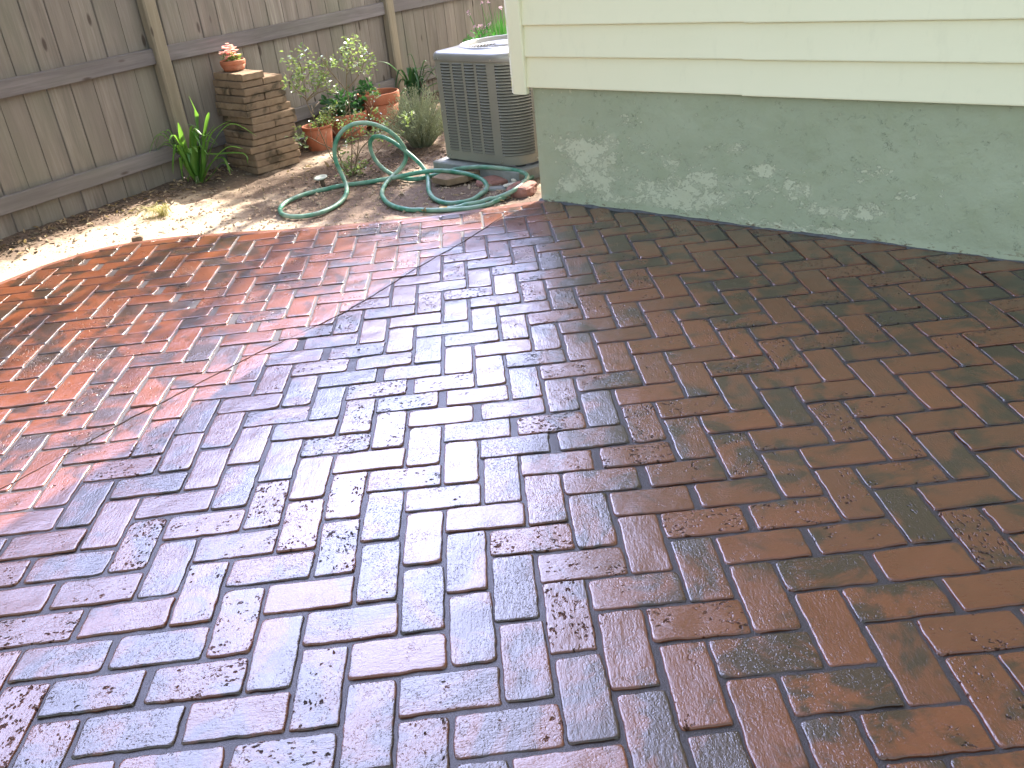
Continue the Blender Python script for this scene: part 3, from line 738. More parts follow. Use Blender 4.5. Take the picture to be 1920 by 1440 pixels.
LEAVES = [(-0.214, 0.702), (-0.133, 0.735), (-0.085, 0.672), (-0.179, 0.654), (-0.055, 0.595), (-0.256, 0.577), (-0.209, 0.585), (-0.105, 0.572), (-0.058, 0.581), (-0.158, 0.535), (-0.006, 0.53), (-0.188, 0.612), (-0.116, 0.626), (0.13, 0.77), (0.153, 0.73), (0.103, 0.707), (0.193, 0.696), (0.218, 0.664), (0.108, 0.649), (0.133, 0.616), (0.202, 0.608), (-0.019, 0.673), (0.018, 0.659), (-0.043, 0.415), (0.003, 0.333), (-0.082, 0.375), (0.101, 0.35), (0.029, 0.298), (0.224, 0.465), (0.211, 0.351), (0.157, 0.312), (0.232, 0.286), (0.378, 0.298), (0.396, 0.311), (-0.251, 0.305), (-0.247, 0.252), (0.046, 0.218), (0.026, 0.283), (0.103, 0.273), (0.175, 0.231), (0.22, 0.21), (0.298, 0.199), (-0.008, 0.098), (0.002, 0.065), (0.065, 0.056), (-0.028, 0.165), (0.083, 0.069), (0.037, 0.027), (-0.032, 0.053)]
LILY1 = [[(-0.002, 0.004), (-0.019, 0.19), (-0.017, 0.32), (-0.012, 0.408)],
 [(0.004, 0.003), (0.057, 0.21), (0.092, 0.398), (0.079, 0.541)],
 [(0.007, 0.002), (0.089, 0.237), (0.153, 0.388), (0.18, 0.447)],
 [(0.01, 0.001), (0.097, 0.203), (0.176, 0.327), (0.298, 0.381)],
 [(0.013, 0.001), (0.135, 0.229), (0.276, 0.342), (0.411, 0.249)],
 [(0.013, 0.001), (0.112, 0.134), (0.23, 0.22), (0.325, 0.204)],
 [(0.004, 0.003), (0.092, 0.121), (0.182, 0.155), (0.207, 0.057)],
 [(-0.002, 0.004), (-0.035, 0.127), (-0.059, 0.278), (-0.115, 0.115)],
 [(-0.002, 0.004), (-0.037, 0.094), (-0.055, 0.197), (-0.073, 0.067)],
 [(0.001, 0.003), (-0.002, 0.154), (0.043, 0.342), (0.06, 0.371)],
 [(0.004, 0.003), (0.067, 0.175), (0.145, 0.178), (0.305, 0.16), (0.323, 0.097)],
 [(-0.002, 0.004), (-0.008, 0.056), (-0.044, 0.069), (-0.06, 0.031)],
 [(0.001, 0.003), (0.026, 0.215), (0.07, 0.337), (0.014, 0.378)],
 [(0.007, 0.002), (0.063, 0.109), (0.106, 0.267), (0.192, 0.366)],
 [(0.013, 0.001), (0.105, 0.068), (0.174, 0.123), (0.225, 0.064)]]
LILY2 = [[(0.0, -0.0), (-0.018, 0.17), (-0.102, 0.323), (-0.172, 0.363)],
 [(0.004, -0.001), (0.03, 0.206), (0.012, 0.371), (-0.01, 0.365)],
 [(0.004, -0.001), (0.073, 0.201), (0.151, 0.294), (0.219, 0.319)],
 [(0.004, -0.001), (0.082, 0.117), (0.174, 0.148), (0.238, 0.14)],
 [(-0.004, 0.001), (-0.088, 0.136), (-0.145, 0.184), (-0.212, 0.171)],
 [(0.0, -0.0), (0.009, 0.208), (0.03, 0.288), (0.109, 0.299)],
 [(0.004, -0.001), (0.055, 0.141), (0.137, 0.193), (0.203, 0.202)],
 [(-0.004, 0.001), (-0.03, 0.088), (-0.064, 0.154), (-0.091, 0.116)],
 [(0.004, -0.001), (0.073, 0.055), (0.122, 0.091), (0.168, 0.044)],
 [(0.0, -0.0), (0.035, 0.205), (0.078, 0.323), (0.091, 0.33)]]
SHADE = [(-1.6,4.15,7.0,.40,110),(-1.3,3.95,7.2,.45,120),(-1.15,4.6,7.3,.5,140),(-.8,4.5,7.0,.45,110),(-.9,5.3,7.2,.6,120),(-1.7,5.1,7.4,.45,60),(-1.15,3.65,7.0,.35,90),(-.7,3.8,6.9,.4,90),(-1.35,2.55,7.0,.35,34),(-1.95,2.75,7.3,.35,40),(-2.4,2.2,7.4,.3,30),(-1.65,2.1,7.1,.25,24),(-.5,5.9,7.4,.5,80),(-1.5,6.2,7.5,.5,80),(-1.0,3.0,7.2,.3,46),(-1.9,4.5,7.0,.3,60)]

# ------------------------------------------------------------------ garden hose
def catmull(P, n):
    P = [Vector(p) for p in P]; out = []
    for i in range(len(P) - 1):
        p0 = P[max(i - 1, 0)]; p1 = P[i]; p2 = P[i + 1]; p3 = P[min(i + 2, len(P) - 1)]
        for k in range(n):
            t = k / n
            out.append(0.5 * ((2 * p1) + (p2 - p0) * t + (2 * p0 - 5 * p1 + 4 * p2 - p3) * t * t + (3 * p1 - p0 - 3 * p2 + p3) * t ** 3))
    out.append(P[-1]); return out
def gz(x, y): return float(dirt_h(np.array([x]), np.array([y]))[0])
hp = [Vector(p) for p in HOSE]
# drop near duplicates and smooth a little
q = [hp[0]]
for p in hp[1:]:
    if (p - q[-1]).length > .03: q.append(p)
hp = q
for _ in range(2):
    hp = [hp[0]] + [hp[i] * .6 + (hp[i - 1] + hp[i + 1]) * .2 for i in range(1, len(hp) - 1)] + [hp[-1]]
cm = catmull(hp, 8)
cm2 = []
for p in cm:
    on = p.y < edge_y(p.x) and p.x < WA[0]
    g_ = .004 if on else gz(p.x, p.y) + .002
    cm2.append(Vector((p.x, p.y, max(p.z, g_ + .0085 if p.z < .012 else p.z))))
cm2 = [cm2[0]] + [Vector((cm2[i].x, cm2[i].y, (cm2[i - 1].z + 2 * cm2[i].z + cm2[i + 1].z) / 4)) for i in range(1, len(cm2) - 1)] + [cm2[-1]]
hose = empty('garden_hose', (-.8, 3.7, 0), 'green rubber garden hose lying in loose upright loops on the dirt', 'hose')
ho = Vector((-.8, 3.7, 0))
mb = MB(); mb.tube([p - ho for p in cm2], .0124, 14); mb.build('hose_tube', M_HOSE, hose, smooth=True)
mb = MB(); e0 = cm2[-1]; e1 = cm2[-5]; d_ = (e0 - e1).normalized()
mb.tube([e0 - d_ * .01 - ho, e0 + d_ * .03 - ho, e0 + d_ * .032 - ho], [.0135, .0135, .011], 12); mb.build('hose_coupling', simple('brass', (0.4, 0.28, 0.1), .35, .2, 30, .0002, Metallic=.8), hose, smooth=True)

# ------------------------------------------------------------------ air conditioner
ACO = Vector((-.645, 4.165, 0)); rz = math.atan2(-.714, .70)
ac = empty('air_conditioner', tuple(ACO + Vector((0, 0, .07))), 'grey-brown louvred outdoor air conditioning unit standing on a concrete pad by the house corner', 'air conditioner', rz=rz)
S_ = .60; RAD = [.035, .13, .13, .05]
def perim(step=.008):
    pts = []; s = 0
    cor = [(RAD[0], 0, S_ - RAD[1], 0, 0, -1), (S_, RAD[1], S_, S_ - RAD[2], 1, 0), (S_ - RAD[2], S_, RAD[3], S_, 0, 1), (0, S_ - RAD[3], 0, RAD[0], -1, 0)]
    cent = [(S_ - RAD[1], RAD[1], RAD[1], -90), (S_ - RAD[2], S_ - RAD[2], RAD[2], 0), (RAD[3], S_ - RAD[3], RAD[3], 90), (RAD[0], RAD[0], RAD[0], 180)]
    for (x0, y0, x1, y1, nx, ny), (cx, cy, r, a0) in zip(cor, cent):
        L = math.hypot(x1 - x0, y1 - y0); n = max(2, int(L / step))
        for k in range(n): pts.append((s + L * k / n, x0 + (x1 - x0) * k / n, y0 + (y1 - y0) * k / n, nx, ny))
        s += L; A = r * math.pi / 2; n = max(4, int(A / step))
        for k in range(n):
            a = R(a0 + 90 * k / n); pts.append((s + A * k / n, cx + r * math.cos(a), cy + r * math.sin(a), math.cos(a), math.sin(a)))
        s += A
    return pts, s
PP, PL_ = perim()
ps = np.array([p[0] for p in PP] + [PL_]); px = np.array([p[1] for p in PP] + [PP[0][1]]); py = np.array([p[2] for p in PP] + [PP[0][2]])
pnx = np.array([p[3] for p in PP] + [PP[0][3]]); pny = np.array([p[4] for p in PP] + [PP[0][4]])
def pp(s, off, z):
    s = s % PL_; nx = np.interp(s, ps, pnx); ny = np.interp(s, ps, pny); l = math.hypot(nx, ny)
    return (float(np.interp(s, ps, px) + nx / l * off), float(np.interp(s, ps, py) + ny / l * off), z)
ZB, ZT = .0, .565
front = S_ - RAD[0] - RAD[1]; arc1 = RAD[1] * math.pi / 2; right = S_ - RAD[1] - RAD[2]; arc2 = RAD[2] * math.pi / 2
back = S_ - RAD[2] - RAD[3]; arc3 = RAD[3] * math.pi / 2; left = S_ - RAD[3] - RAD[0]
opens = []
s = .028; w = (front - .028 - .035) / 4
for k in range(4): opens.append((s + k * w, s + (k + 1) * w - .020))
a0 = front + .008; opens.append((a0, a0 + arc1 - .004))
a1 = front + arc1 + .04; w = (right - .045) / 3
for k in range(3): opens.append((a1 + k * w, a1 + (k + 1) * w - .02))
a2 = front + arc1 + right + .01; opens.append((a2, a2 + arc2 - .01))
a3 = front + arc1 + right + arc2 + .03; w = (back - .04) / 4
for k in range(4): opens.append((a3 + k * w, a3 + (k + 1) * w - .02))
a4 = PL_ - RAD[0] * math.pi / 2 - left + .02; w = (left - .03) / 4
for k in range(4): opens.append((a4 + k * w, a4 + (k + 1) * w - .02))
PITCH = .0158; zlo = .050; zhi = .535
def strip(mb, s0, s1, z0, z1, off=0.0, th=.0012):
    n = max(2, int((s1 - s0) / .012) + 1); ss = np.linspace(s0, s1, n)
    mb.grid([[pp(s_, off - .006, z0), pp(s_, off, z0), pp(s_, off, z1), pp(s_, off - .006, z1)] for s_ in ss])
mb = MB(); edges = sorted(opens); prev = edges[-1][1] - PL_
for (a, b) in edges:
    strip(mb, prev, a, zlo, zhi); prev = b
strip(mb, 0, PL_, ZB, zlo); strip(mb, 0, PL_, zhi, ZT)
mb.build('cabinet', M_AC, ac, smooth=False)
def louvers(lst):
    mb = MB()
    for (a, b) in lst:
        n = max(2, int((b - a) / .012) + 1); ss = np.linspace(a, b, n); z = zlo + .004
        while z < zhi - .006:
            rows = []
            for i, s_ in enumerate(ss):
                e_ = 1.0 if 0 < i < n - 1 else .15
                rows.append([pp(s_, -.006, z + .0105), pp(s_, .0005 + .0035 * e_, z + .0034), pp(s_, .001 + .005 * e_, z + .0008), pp(s_, -.0005 + .002 * e_, z), pp(s_, -.007, z + .0085)])
            mb.grid(rows, close_v=True); z += PITCH
    return mb
louvers(opens[:4]).build('front_louvers', M_AC, ac); louvers(opens[4:5]).build('corner_louvers', M_AC, ac)
louvers(opens[5:9]).build('side_louvers', M_AC, ac); louvers(opens[9:13]).build('back_louvers', M_AC, ac); louvers(opens[13:]).build('side_louvers', M_AC, ac)
mb = MB(); strip(mb, 0, PL_, .005, ZT, -.022); mb.build('condenser_coil', M_ACDARK, ac)
# lid: rounded shoulder, raised ring, bowl and wire guard
mb = MB(); cx = cy = S_ / 2; NS = 96; rows = []
ss = np.linspace(0, PL_, NS, endpoint=False)
for off, z in ((-.004, ZT - .022), (.004, ZT - .022), (.0055, ZT - .018), (.0055, ZT - .003), (.004, ZT + .008), (-.001, ZT + .017), (-.009, ZT + .023), (-.020, ZT + .0265)):
    rows.append([pp(s_, off, z) for s_ in ss])
base = np.array([pp(s_, -.020, 0)[:2] for s_ in ss])
for t, dz in ((.35, .030), (.7, .034), (.93, .039), (1.0, .043)):
    r = []
    for bx, by in base:
        a = math.atan2(by - cy, bx - cx); q_ = (cx + .262 * math.cos(a), cy + .262 * math.sin(a))
        r.append((bx + (q_[0] - bx) * t, by + (q_[1] - by) * t, ZT + dz))
    rows.append(r)
ang = [math.atan2(by - cy, bx - cx) for bx, by in base]
for rr, dz in ((.258, .044), (.253, .040), (.246, .028), (.235, .010), (.225, -.020), (.222, -.10)):
    rows.append([(cx + rr * math.cos(a), cy + rr * math.sin(a), ZT + dz) for a in ang])
mb.grid(rows, close_v=True); mb.build('top_cover', M_ACTOP, ac, smooth=True)
mb = MB()
for k in range(11):
    r = .062 + k * .0182; z = ZT + .018 + .012 * (1 - (r / .25) ** 2)
    mb.tube([(cx + r * math.cos(a), cy + r * math.sin(a), z) for a in np.linspace(0, 2 * math.pi, 56)], .0017, 5, cap=False)
for k in range(6):
    a = k * math.pi / 3 + .3
    mb.tube([(cx + r * math.cos(a), cy + r * math.sin(a), ZT + .015 + .012 * (1 - (r / .25) ** 2)) for r in np.linspace(.05, .25, 8)], .0026, 5)
mb.lathe([(.001, ZT + .034), (.055, ZT + .033), (.066, ZT + .028), (.066, ZT + .020)], (cx, cy, 0), 32)
mb.build('fan_guard', M_ACTOP, ac, smooth=True)
mb = MB()
for k in range(4):
    a = k * math.pi / 2; rows = []
    for t in np.linspace(-.45, .45, 6): rows.append([(cx + r * math.cos(a + t), cy + r * math.sin(a + t), ZT - .03 + t * .05) for r in (.05, .12, .2)])
    mb.grid(rows)
mb.lathe([(.001, ZT - .01), (.05, ZT - .012), (.055, ZT - .08)], (cx, cy, 0), 24)
mb.build('fan_blades', M_ACDARK, ac, smooth=True)
mb = MB()
for s_, z in ((.0, ZT - .010), (.018, ZT - .010), (front - .012, ZT - .010), (.0, .02), (.018, .018), (front - .005, .018), (front + arc1 + .012, .02), (front + arc1 + .04, .02), (.004, .27), (front + arc1 + .02, .27), (front + arc1 + .03, ZT - .01)):
    mb = MB(); c0 = Vector(pp(s_, .005, z)); c1 = Vector(pp(s_, .009, z)); mb.tube([c0 - (c1 - c0) * 2, c1], [.005, .004], 8)
    mb.build('screw', M_SCREW, ac)
pad = MB(); c = Vector((.305, .315, 0))
pv_ = [(-.045, -.055), (.63, -.050), (.66, .68), (-.05, .67)]
rows = [[(x, y, -.05) for x, y in pv_], [(x, y, .052) for x, y in pv_], [(x + (.305 - x) * .02, y + (.315 - y) * .02, .058) for x, y in pv_], [(.305, .315, .058)] * 4]
pad.grid(rows, close_v=True, flip=True)
pd = pad.build('equipment_pad', M_CONC); pd.location = ACO; pd.rotation_euler = (0, 0, rz)
tag(pd, 'flat grey concrete slab under the air conditioner', 'concrete pad')
mb = MB()
for x, y in ((.06, .06), (.54, .07), (.54, .54), (.06, .54)):
    mb = MB(); mb.lathe([(.001, -.0125), (.03, -.0125), (.03, .002)], (x, y, 0), 16); mb.build('foot', M_ACDARK, ac)

# ------------------------------------------------------------------ stacked pavers
ORD = ['top', 'second', 'third', 'fourth', 'fifth', 'sixth', 'seventh', 'eighth', 'ninth', 'tenth', 'eleventh', 'twelfth', 'thirteenth', 'bottom']
def paver_mesh(L, W, H, seed, chip=.006):
    """a cast slab with a worn outline; x long, y wide, z from 0"""
    rs = np.random.RandomState(seed); mb = MB(); cs = .012
    out = []
    pts = [(-L / 2 + cs * rs.rand(), -W / 2), (L / 2 - cs * rs.rand(), -W / 2), (L / 2, -W / 2 + cs * rs.rand()), (L / 2, W / 2 - cs * rs.rand()), (L / 2 - cs * rs.rand(), W / 2), (-L / 2 + cs * rs.rand(), W / 2), (-L / 2, W / 2 - cs * rs.rand()), (-L / 2, -W / 2 + cs * rs.rand())]
    for i in range(8):
        a = pts[i]; b = pts[(i + 1) % 8]; d = math.hypot(b[0] - a[0], b[1] - a[1]); n = max(1, int(d / .02))
        for k in range(n): out.append((a[0] + (b[0] - a[0]) * k / n + rs.normal(0, .0012), a[1] + (b[1] - a[1]) * k / n + rs.normal(0, .0012)))
    rows = []
    for f, z in ((0, 0.001), (.975, 0.0), (1, .004), (1.0, H - .006), (.992, H - .002), (.97, H), (.5, H + .0), (0, H)):
        rows.append([(x * f + (rs.normal(0, .0008) if f > .9 else 0), y * f + (rs.normal(0, .0008) if f > .9 else 0), z + (rs.normal(0, .0007) if .9 < f else 0)) for x, y in out])
    mb.grid(rows, close_v=True, flip=True, col=float(rs.rand())); return mb
adir = Vector((-.69, .72, 0)); bdir = Vector((.72, .69, 0)); a_rz = math.atan2(.72, -.69); b_rz = math.atan2(.69, .72)
NCO = 14; TH = .0435
ref = Vector((-1.85, 4.585, 0)); rtop = Vector((-1.82, 4.60, 0)); sg = 'tan pavers stacked by the fence'
for ci in range(NCO):             # ci 0 = bottom
    z = -.012 + ci * TH; t = ci / (NCO - 1); F_ = ref + (rtop - ref) * t + Vector((random.gauss(0, .004), random.gauss(0, .004), 0))
    if 4 <= ci <= 7: F_ = F_ + adir * -.0 + bdir * .012
    wob = random.gauss(0, .012); name = ORD[NCO - 1 - ci]
    split_b = (ci % 2 == 0); LA, LB = .345, .335
    if ci > 8: LB = .30
    for h in range(2):
        if ci == NCO - 1 and h == 1: continue
        j1, j2 = random.gauss(0, .005), random.gauss(0, .005)
        if ci >= NCO - 2: split_b = True
        if split_b:
            L, W = LA, LB / 2 - .003; c_ = F_ + adir * (LA / 2 + j1) + bdir * (LB * (.25 + .5 * h) + j2 * .5); rr = a_rz
            where = 'nearer the lily' if h == 0 else 'nearer the flower pots'
        else:
            L, W = LB, LA / 2 - .003; c_ = F_ + bdir * (LB / 2 + j1) + adir * (LA * (.25 + .5 * h) + j2 * .5); rr = b_rz
            where = 'at the front of the stack' if h == 0 else 'at the back against the fence'
        o = paver_mesh(L - random.random() * .006, W, TH - .0035, 100 + ci * 2 + h).build('paver', M_PAVER)
        o.location = (c_.x, c_.y, z); o.rotation_euler = (random.gauss(0, .003), random.gauss(0, .003), rr + random.gauss(0, .016))
        lab = 'tan concrete paver in the %s course of the stack, %s' % (name, where)
        if ci == NCO - 1: lab = 'topmost tan paver carrying the small flower pot'
        tag(o, lab, 'paver', sg)

# ------------------------------------------------------------------ pots and plants
def pot(name, loc, rt, rb, h, label, soil=True, rimh=.2, plant=None, tilt=0.0):
    e = empty(name, loc, label, 'plant pot', 'terracotta flower pots'); e.rotation_euler = (tilt, tilt * .5, random.random())
    mb = MB(); t = .010 * rt / .12; hr = h * rimh
    rc = rb + (rt - rb) * .86
    mb.lathe([(.001, 0), (rb * .96, 0), (rb, .004), (rc, h - hr), (rc - .002, h - hr)], n=48)
    mb.lathe([(rc - t, h - hr), (rb - t, .02)], n=48)
    mb.build('pot_body', M_TERRA, e, smooth=True)
    mb = MB(); mb.lathe([(rc - .003, h - hr - .001), (rt - .003, h - hr - .0005), (rt - .001, h - hr + .004), (rt, h - .005), (rt - .003, h), (rt - t, h), (rt - t - .002, h - .004), (rc - t, h - hr)], n=48); mb.build('pot_rim', M_TERRA, e, smooth=True)
    mb = MB(); zs = h * .86; rs = rt - t - .001; rows = []
    for f in (1, .8, .6, .4, .2, .02):
        rows.append([(rs * f * math.cos(a), rs * f * math.sin(a), zs + random.uniform(-.004, .006) * (f < .95)) for a in np.linspace(0, 2 * math.pi, 28, endpoint=False)])
    mb.grid(rows, close_v=True); mb.build('potting_soil', M_SOIL, e, smooth=False)
    return e
def foliage(parent, name, mat, c, rad, n, L, W, up=.4, seed=1, lo=0.0):
    mb = MB(); rs = random.Random(seed); c = Vector(c)
    for k in range(n):
        v = Vector((rs.gauss(0, 1), rs.gauss(0, 1), rs.gauss(0, 1))).normalized() * rs.random() ** .45
        p = c + Vector((v.x * rad[0], v.y * rad[1], v.z * rad[2]))
        d = Vector((v.x + rs.gauss(0, .5), v.y + rs.gauss(0, .5), v.z * .5 + rs.gauss(0, .4) + .2)); nn = Vector((rs.gauss(0, .5), rs.gauss(0, .5), up + rs.random()))
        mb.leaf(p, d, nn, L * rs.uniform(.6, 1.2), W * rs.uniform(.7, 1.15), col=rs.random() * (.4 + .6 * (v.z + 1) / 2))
    return mb.build(name, mat, parent)
def stems(parent, base, tops, mat, r=.002, name='stems'):
    mb = MB(); base = Vector(base)
    for tp in tops:
        tp = Vector(tp); mid = (base + tp) / 2 + Vector((random.gauss(0, .01), random.gauss(0, .01), .01))
        mb.tube(catmull([base, mid, tp], 4), r, 5)
    return mb.build(name, mat, parent, smooth=True)

big = pot('flower_pot', (-1.125, 5.665, -.03), .155, .105, .275, 'largest terracotta pot, half empty with dark soil and one leafy stem', rimh=.26)
foliage(big, 'seedling', M_DARKLEAF, (-.075, .02, .30), (.06, .05, .045), 34, .055, .04, seed=3)
stems(big, (-.05, 0, .235), [(-.09, .02, .30), (-.05, .03, .32), (-.10, -.02, .29), (-.03, 0, .28)], M_GSTEM)
med = pot('flower_pot', (-1.36, 5.50, -.03), .150, .115, .185, 'middle terracotta pot filled with dark bushy leaves', rimh=.34)
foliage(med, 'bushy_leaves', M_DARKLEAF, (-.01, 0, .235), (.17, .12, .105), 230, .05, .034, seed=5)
stems(med, (0, 0, .16), [(random.gauss(0, .06), random.gauss(0, .05), .23 + random.random() * .06) for _ in range(16)], M_GSTEM)
sm = pot('flower_pot', (-1.525, 5.17, -.03), .105, .080, .180, 'smallest terracotta pot, thin rimmed, beside the paver stack', rimh=.10)
foliage(sm, 'small_leaves', M_SHRUB, (.045, -.02, .20), (.09, .06, .045), 90, .026, .017, seed=6)
stems(sm, (0, 0, .15), [(random.gauss(.04, .04), random.gauss(0, .03), .2) for _ in range(9)], M_GSTEM)
fp = pot('flower_pot', (-1.905, 4.83, NCO * TH - .012), .078, .062, .062, 'shallow terracotta pot of pink flowers on top of the paver stack', rimh=.45)
foliage(fp, 'leaves', M_SHRUB, (0, 0, .07), (.058, .058, .022), 90, .026, .018, seed=8)
mb = MB(); rs = random.Random(4)
for k in range(64):
    a = rs.random() * 6.28; r = rs.random() ** .6 * .058; c = Vector((r * math.cos(a) - .008, r * math.sin(a), .082 + rs.random() * .075 * (1 - (r / .07) ** 2) + rs.gauss(0, .006)))
    for j in range(7):
        b = j * .9 + rs.random(); d = Vector((math.cos(b), math.sin(b), .45)); mb.leaf(c, d, (0, 0, 1), .016, .014, fold=.2, droop=.1, col=rs.random())
mb.build('pink_flowers', M_PINK, fp)

# leafy shrub with long canes
sb = Vector((-1.227, 4.293, -.02)); sx = Vector((.989, .145, 0)); sy = Vector((-.145, .989, 0))
shrub = empty('leafy_shrub', tuple(sb), 'thin open shrub with long bare canes and small pale leaves, rooted inside the hose loop', 'shrub')
mb = MB(); rs = random.Random(12); depth = {}
def sp(h, z, dpt): return sx * h + sy * dpt + Vector((0, 0, z))
for ci, cn in enumerate(CANES):
    dd = rs.uniform(-.10, .12)
    P = catmull([sp(h, z, dd * min(1, z / .4)) for h, z in cn], 5)
    n = len(P); mb.tube(P, [.0042 * (1 - .65 * i / n) for i in range(n)], 6)
    for k in range(7):
        p = P[int((.35 + .6 * rs.random()) * (n - 1))]; e_ = p + Vector((rs.gauss(0, .04), rs.gauss(0, .04), .045 + rs.random() * .03))
        mb.tube([p, (p + e_) / 2 + Vector((0, 0, .006)), e_], .0013, 4)
mb.build('canes', M_STEM, shrub, smooth=True)
mb = MB()
for (h, z) in LEAVES:
    big_ = z > .4
    for k in range(30 if big_ else 24):
        p = sp(h + rs.gauss(0, .022), z + rs.gauss(0, .020), rs.gauss(0, .05))
        if p.z < .01: p.z = .01 + rs.random() * .03
        d = Vector((rs.gauss(0, 1), rs.gauss(0, 1), rs.gauss(.2, .6))); nn = Vector((rs.gauss(0, .5), rs.gauss(0, .5), 1))
        L = rs.uniform(.016, .031); mb.leaf(p, d, nn, L, L * .62, fold=.18, droop=.1, col=rs.random() ** 1.2)
mb.build('foliage', M_SHRUB, shrub)

def lily(base, px_, blades, label, W, extra, seed, toward, mat=M_LILY):
    rs = random.Random(seed); b = Vector(base); X = Vector((px_[0], px_[1], 0)); Y = Vector((-px_[1], px_[0], 0))
    e = empty('lily_plant', base, label, 'plant')
    mb = MB()
    for bl in blades:
        dd = rs.uniform(-.6, .2) * .18 if toward else rs.uniform(-.10, .0)
        P = catmull([X * h + Y * (dd * (i / 3.)) + Vector((0, 0, z)) for i, (h, z) in enumerate(bl)], 6)
        mb.blade(P, W * rs.uniform(.8, 1.1), col=rs.random())
    for k in range(extra):
        a = rs.uniform(-math.pi, math.pi); L = rs.uniform(.2, .42); q_ = rs.uniform(.25, .9)
        h = [0, .1, .26 * q_ + .06, .5 * q_ + .05]; v = [0, .5, .85, .85 - .55 * q_ * rs.random()]
        dx = math.cos(a); dy = -abs(math.sin(a)) * .7
        P = catmull([X * dx * h_ * L * 1.4 + Y * dy * h_ * L * 1.2 + Vector((0, 0, v_ * L * 1.05)) for h_, v_ in zip(h, v)], 5)
        mb.blade(P, W * rs.uniform(.6, 1.0), col=rs.random() * .7)
    mb.build('strap_leaves', mat, e, smooth=True)
    mb = MB()
    for k in range(7):
        p = Vector((rs.gauss(0, .012), rs.gauss(0, .012), -.02)); mb.tube([p, p + Vector((rs.gauss(0, .01), rs.gauss(0, .01), .09))], [.008, .004], 6)
    mb.build('crown_base', M_GSTEM, e, smooth=True); return e
lily((-2.195, 4.47, -.015), (.989, .145), LILY1, 'bright green daylily clump with long arching leaves, between the fence post and the paver stack', .036, 26, 3, True)
lily((-.88, 5.98, -.015), (1, 0), [[(h * 1.35, z * 1.2) for h, z in b] for b in LILY2], 'dark green strap-leaved plant at the foot of the fence post behind the largest pot', .042, 26, 9, False, M_DARKLEAF)

# grey lavender like bush
lav = empty('grey_bush', (-.81, 4.92, -.02), 'fuzzy grey-green lavender bush beside the left face of the air conditioner', 'bush')
mb = MB(); rs = random.Random(21)
for k in range(520):
    a = rs.uniform(0, 6.283); r = rs.random() ** .5; el = rs.uniform(.15, 1.0)
    tip = Vector((math.cos(a) * r * .27 - .0, math.sin(a) * r * .30, .36 * (1 - .55 * r * r) * rs.uniform(.7, 1.15)))
    bs = Vector((math.cos(a) * r * .06, math.sin(a) * r * .06, .0))
    P = catmull([bs, bs * .5 + tip * .5 + Vector((0, 0, .03)), tip], 3)
    mb.tube(P, .0012, 4, col=rs.random())
    for j in range(7):
        p = P[max(1, int(len(P) * (.3 + .1 * j)) % len(P))] + Vector((rs.gauss(0, .004), rs.gauss(0, .004), rs.gauss(0, .01)))
        mb.leaf(p, (rs.gauss(0, .7), rs.gauss(0, .7), .8), (rs.gauss(0, 1), rs.gauss(0, 1), .3), .020, .0045, col=rs.random())
mb.build('foliage', M_GREYLEAF, lav)

par = empty('green_herb', (-.33, 5.75, -.02), 'low bright green leafy herb behind the top of the air conditioner', 'plant')
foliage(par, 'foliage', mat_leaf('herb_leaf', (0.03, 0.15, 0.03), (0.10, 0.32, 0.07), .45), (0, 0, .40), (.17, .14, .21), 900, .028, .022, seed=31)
stems(par, (0, 0, 0), [(random.gauss(0, .09), random.gauss(0, .07), .25 + random.random() * .25) for _ in range(26)], M_GSTEM, .003)
chv = empty('flowering_chives', (-.17, 5.88, -.02), 'tall chives with small lilac flowers beside the siding corner', 'plant')
mb = MB(); mf = MB(); rs = random.Random(33)
for k in range(190):
    a = rs.uniform(0, 6.283); r = rs.random() * .09; b = Vector((math.cos(a) * r, math.sin(a) * r, 0)); H = rs.uniform(.45, .74)
    tp = b * 2.2 + Vector((rs.gauss(0, .03), rs.gauss(0, .02), H)); P = catmull([b, b * 1.3 + Vector((0, 0, H * .55)), tp], 3)
    mb.blade(P, .006, col=rs.random(), vee=.5)
for k in range(15):
    tp = Vector((rs.uniform(-.24, .15), rs.uniform(-.08, .08), rs.uniform(.60, .78))); mb.tube(catmull([(rs.gauss(0, .02), 0, 0), tp * .5 + Vector((0, 0, .02)), tp], 4), .0018, 5, col=.5)
    mf = MB()
    for j in range(12):
        mf.leaf(tp, (rs.gauss(0, 1), rs.gauss(0, 1), rs.gauss(.5, .8)), (rs.gauss(0, 1), 1, rs.random()), .017, .008, col=rs.random())
    mf.build('flower_head', M_LILAC, chv)
mb.build('stalks', mat_leaf('chive_leaf', (0.03, 0.14, 0.03), (0.07, 0.24, 0.05), .4), chv)

# ------------------------------------------------------------------ loose stones, paver, cap, debris
def rock(name, loc, sx_, sy_, sz_, mat, label, seed, rz_=0., cat='stone', group=None, sharp=.22):
    rs = np.random.RandomState(seed); bm_ = MB(); n1, n2 = 9, 14; rows = []
    for i in range(n1):
        th = math.pi * i / (n1 - 1); r = []
        for j in range(n2):
            ph = 2 * math.pi * j / n2; q = Vector((math.sin(th) * math.cos(ph), math.sin(th) * math.sin(ph), math.cos(th)))
            q = Vector([math.copysign(abs(c) ** .62, c) for c in q]); k = 1 + sharp * (float(vn(np.array([j % n2 * .8 + seed]), np.array([i * .9 + seed * 2.]))[0]) - .5) * (0 if i in (0, n1 - 1) else 1)
            r.append((q.x * sx_ * k, q.y * sy_ * k, q.z * sz_ * k + sz_ * .55))
        rows.append(r)
    bm_.grid(rows, close_v=True, flip=True); o = bm_.build(name, mat, smooth=False); o.location = loc; o.rotation_euler = (rs.normal(0, .08), rs.normal(0, .08), rz_)
    return tag(o, label, cat, group)
lp = MB(); hx = [(-.135, -.01), (-.06, -.105), (.06, -.085), (.165, .0), (.13, .085), (-.02, .10)]
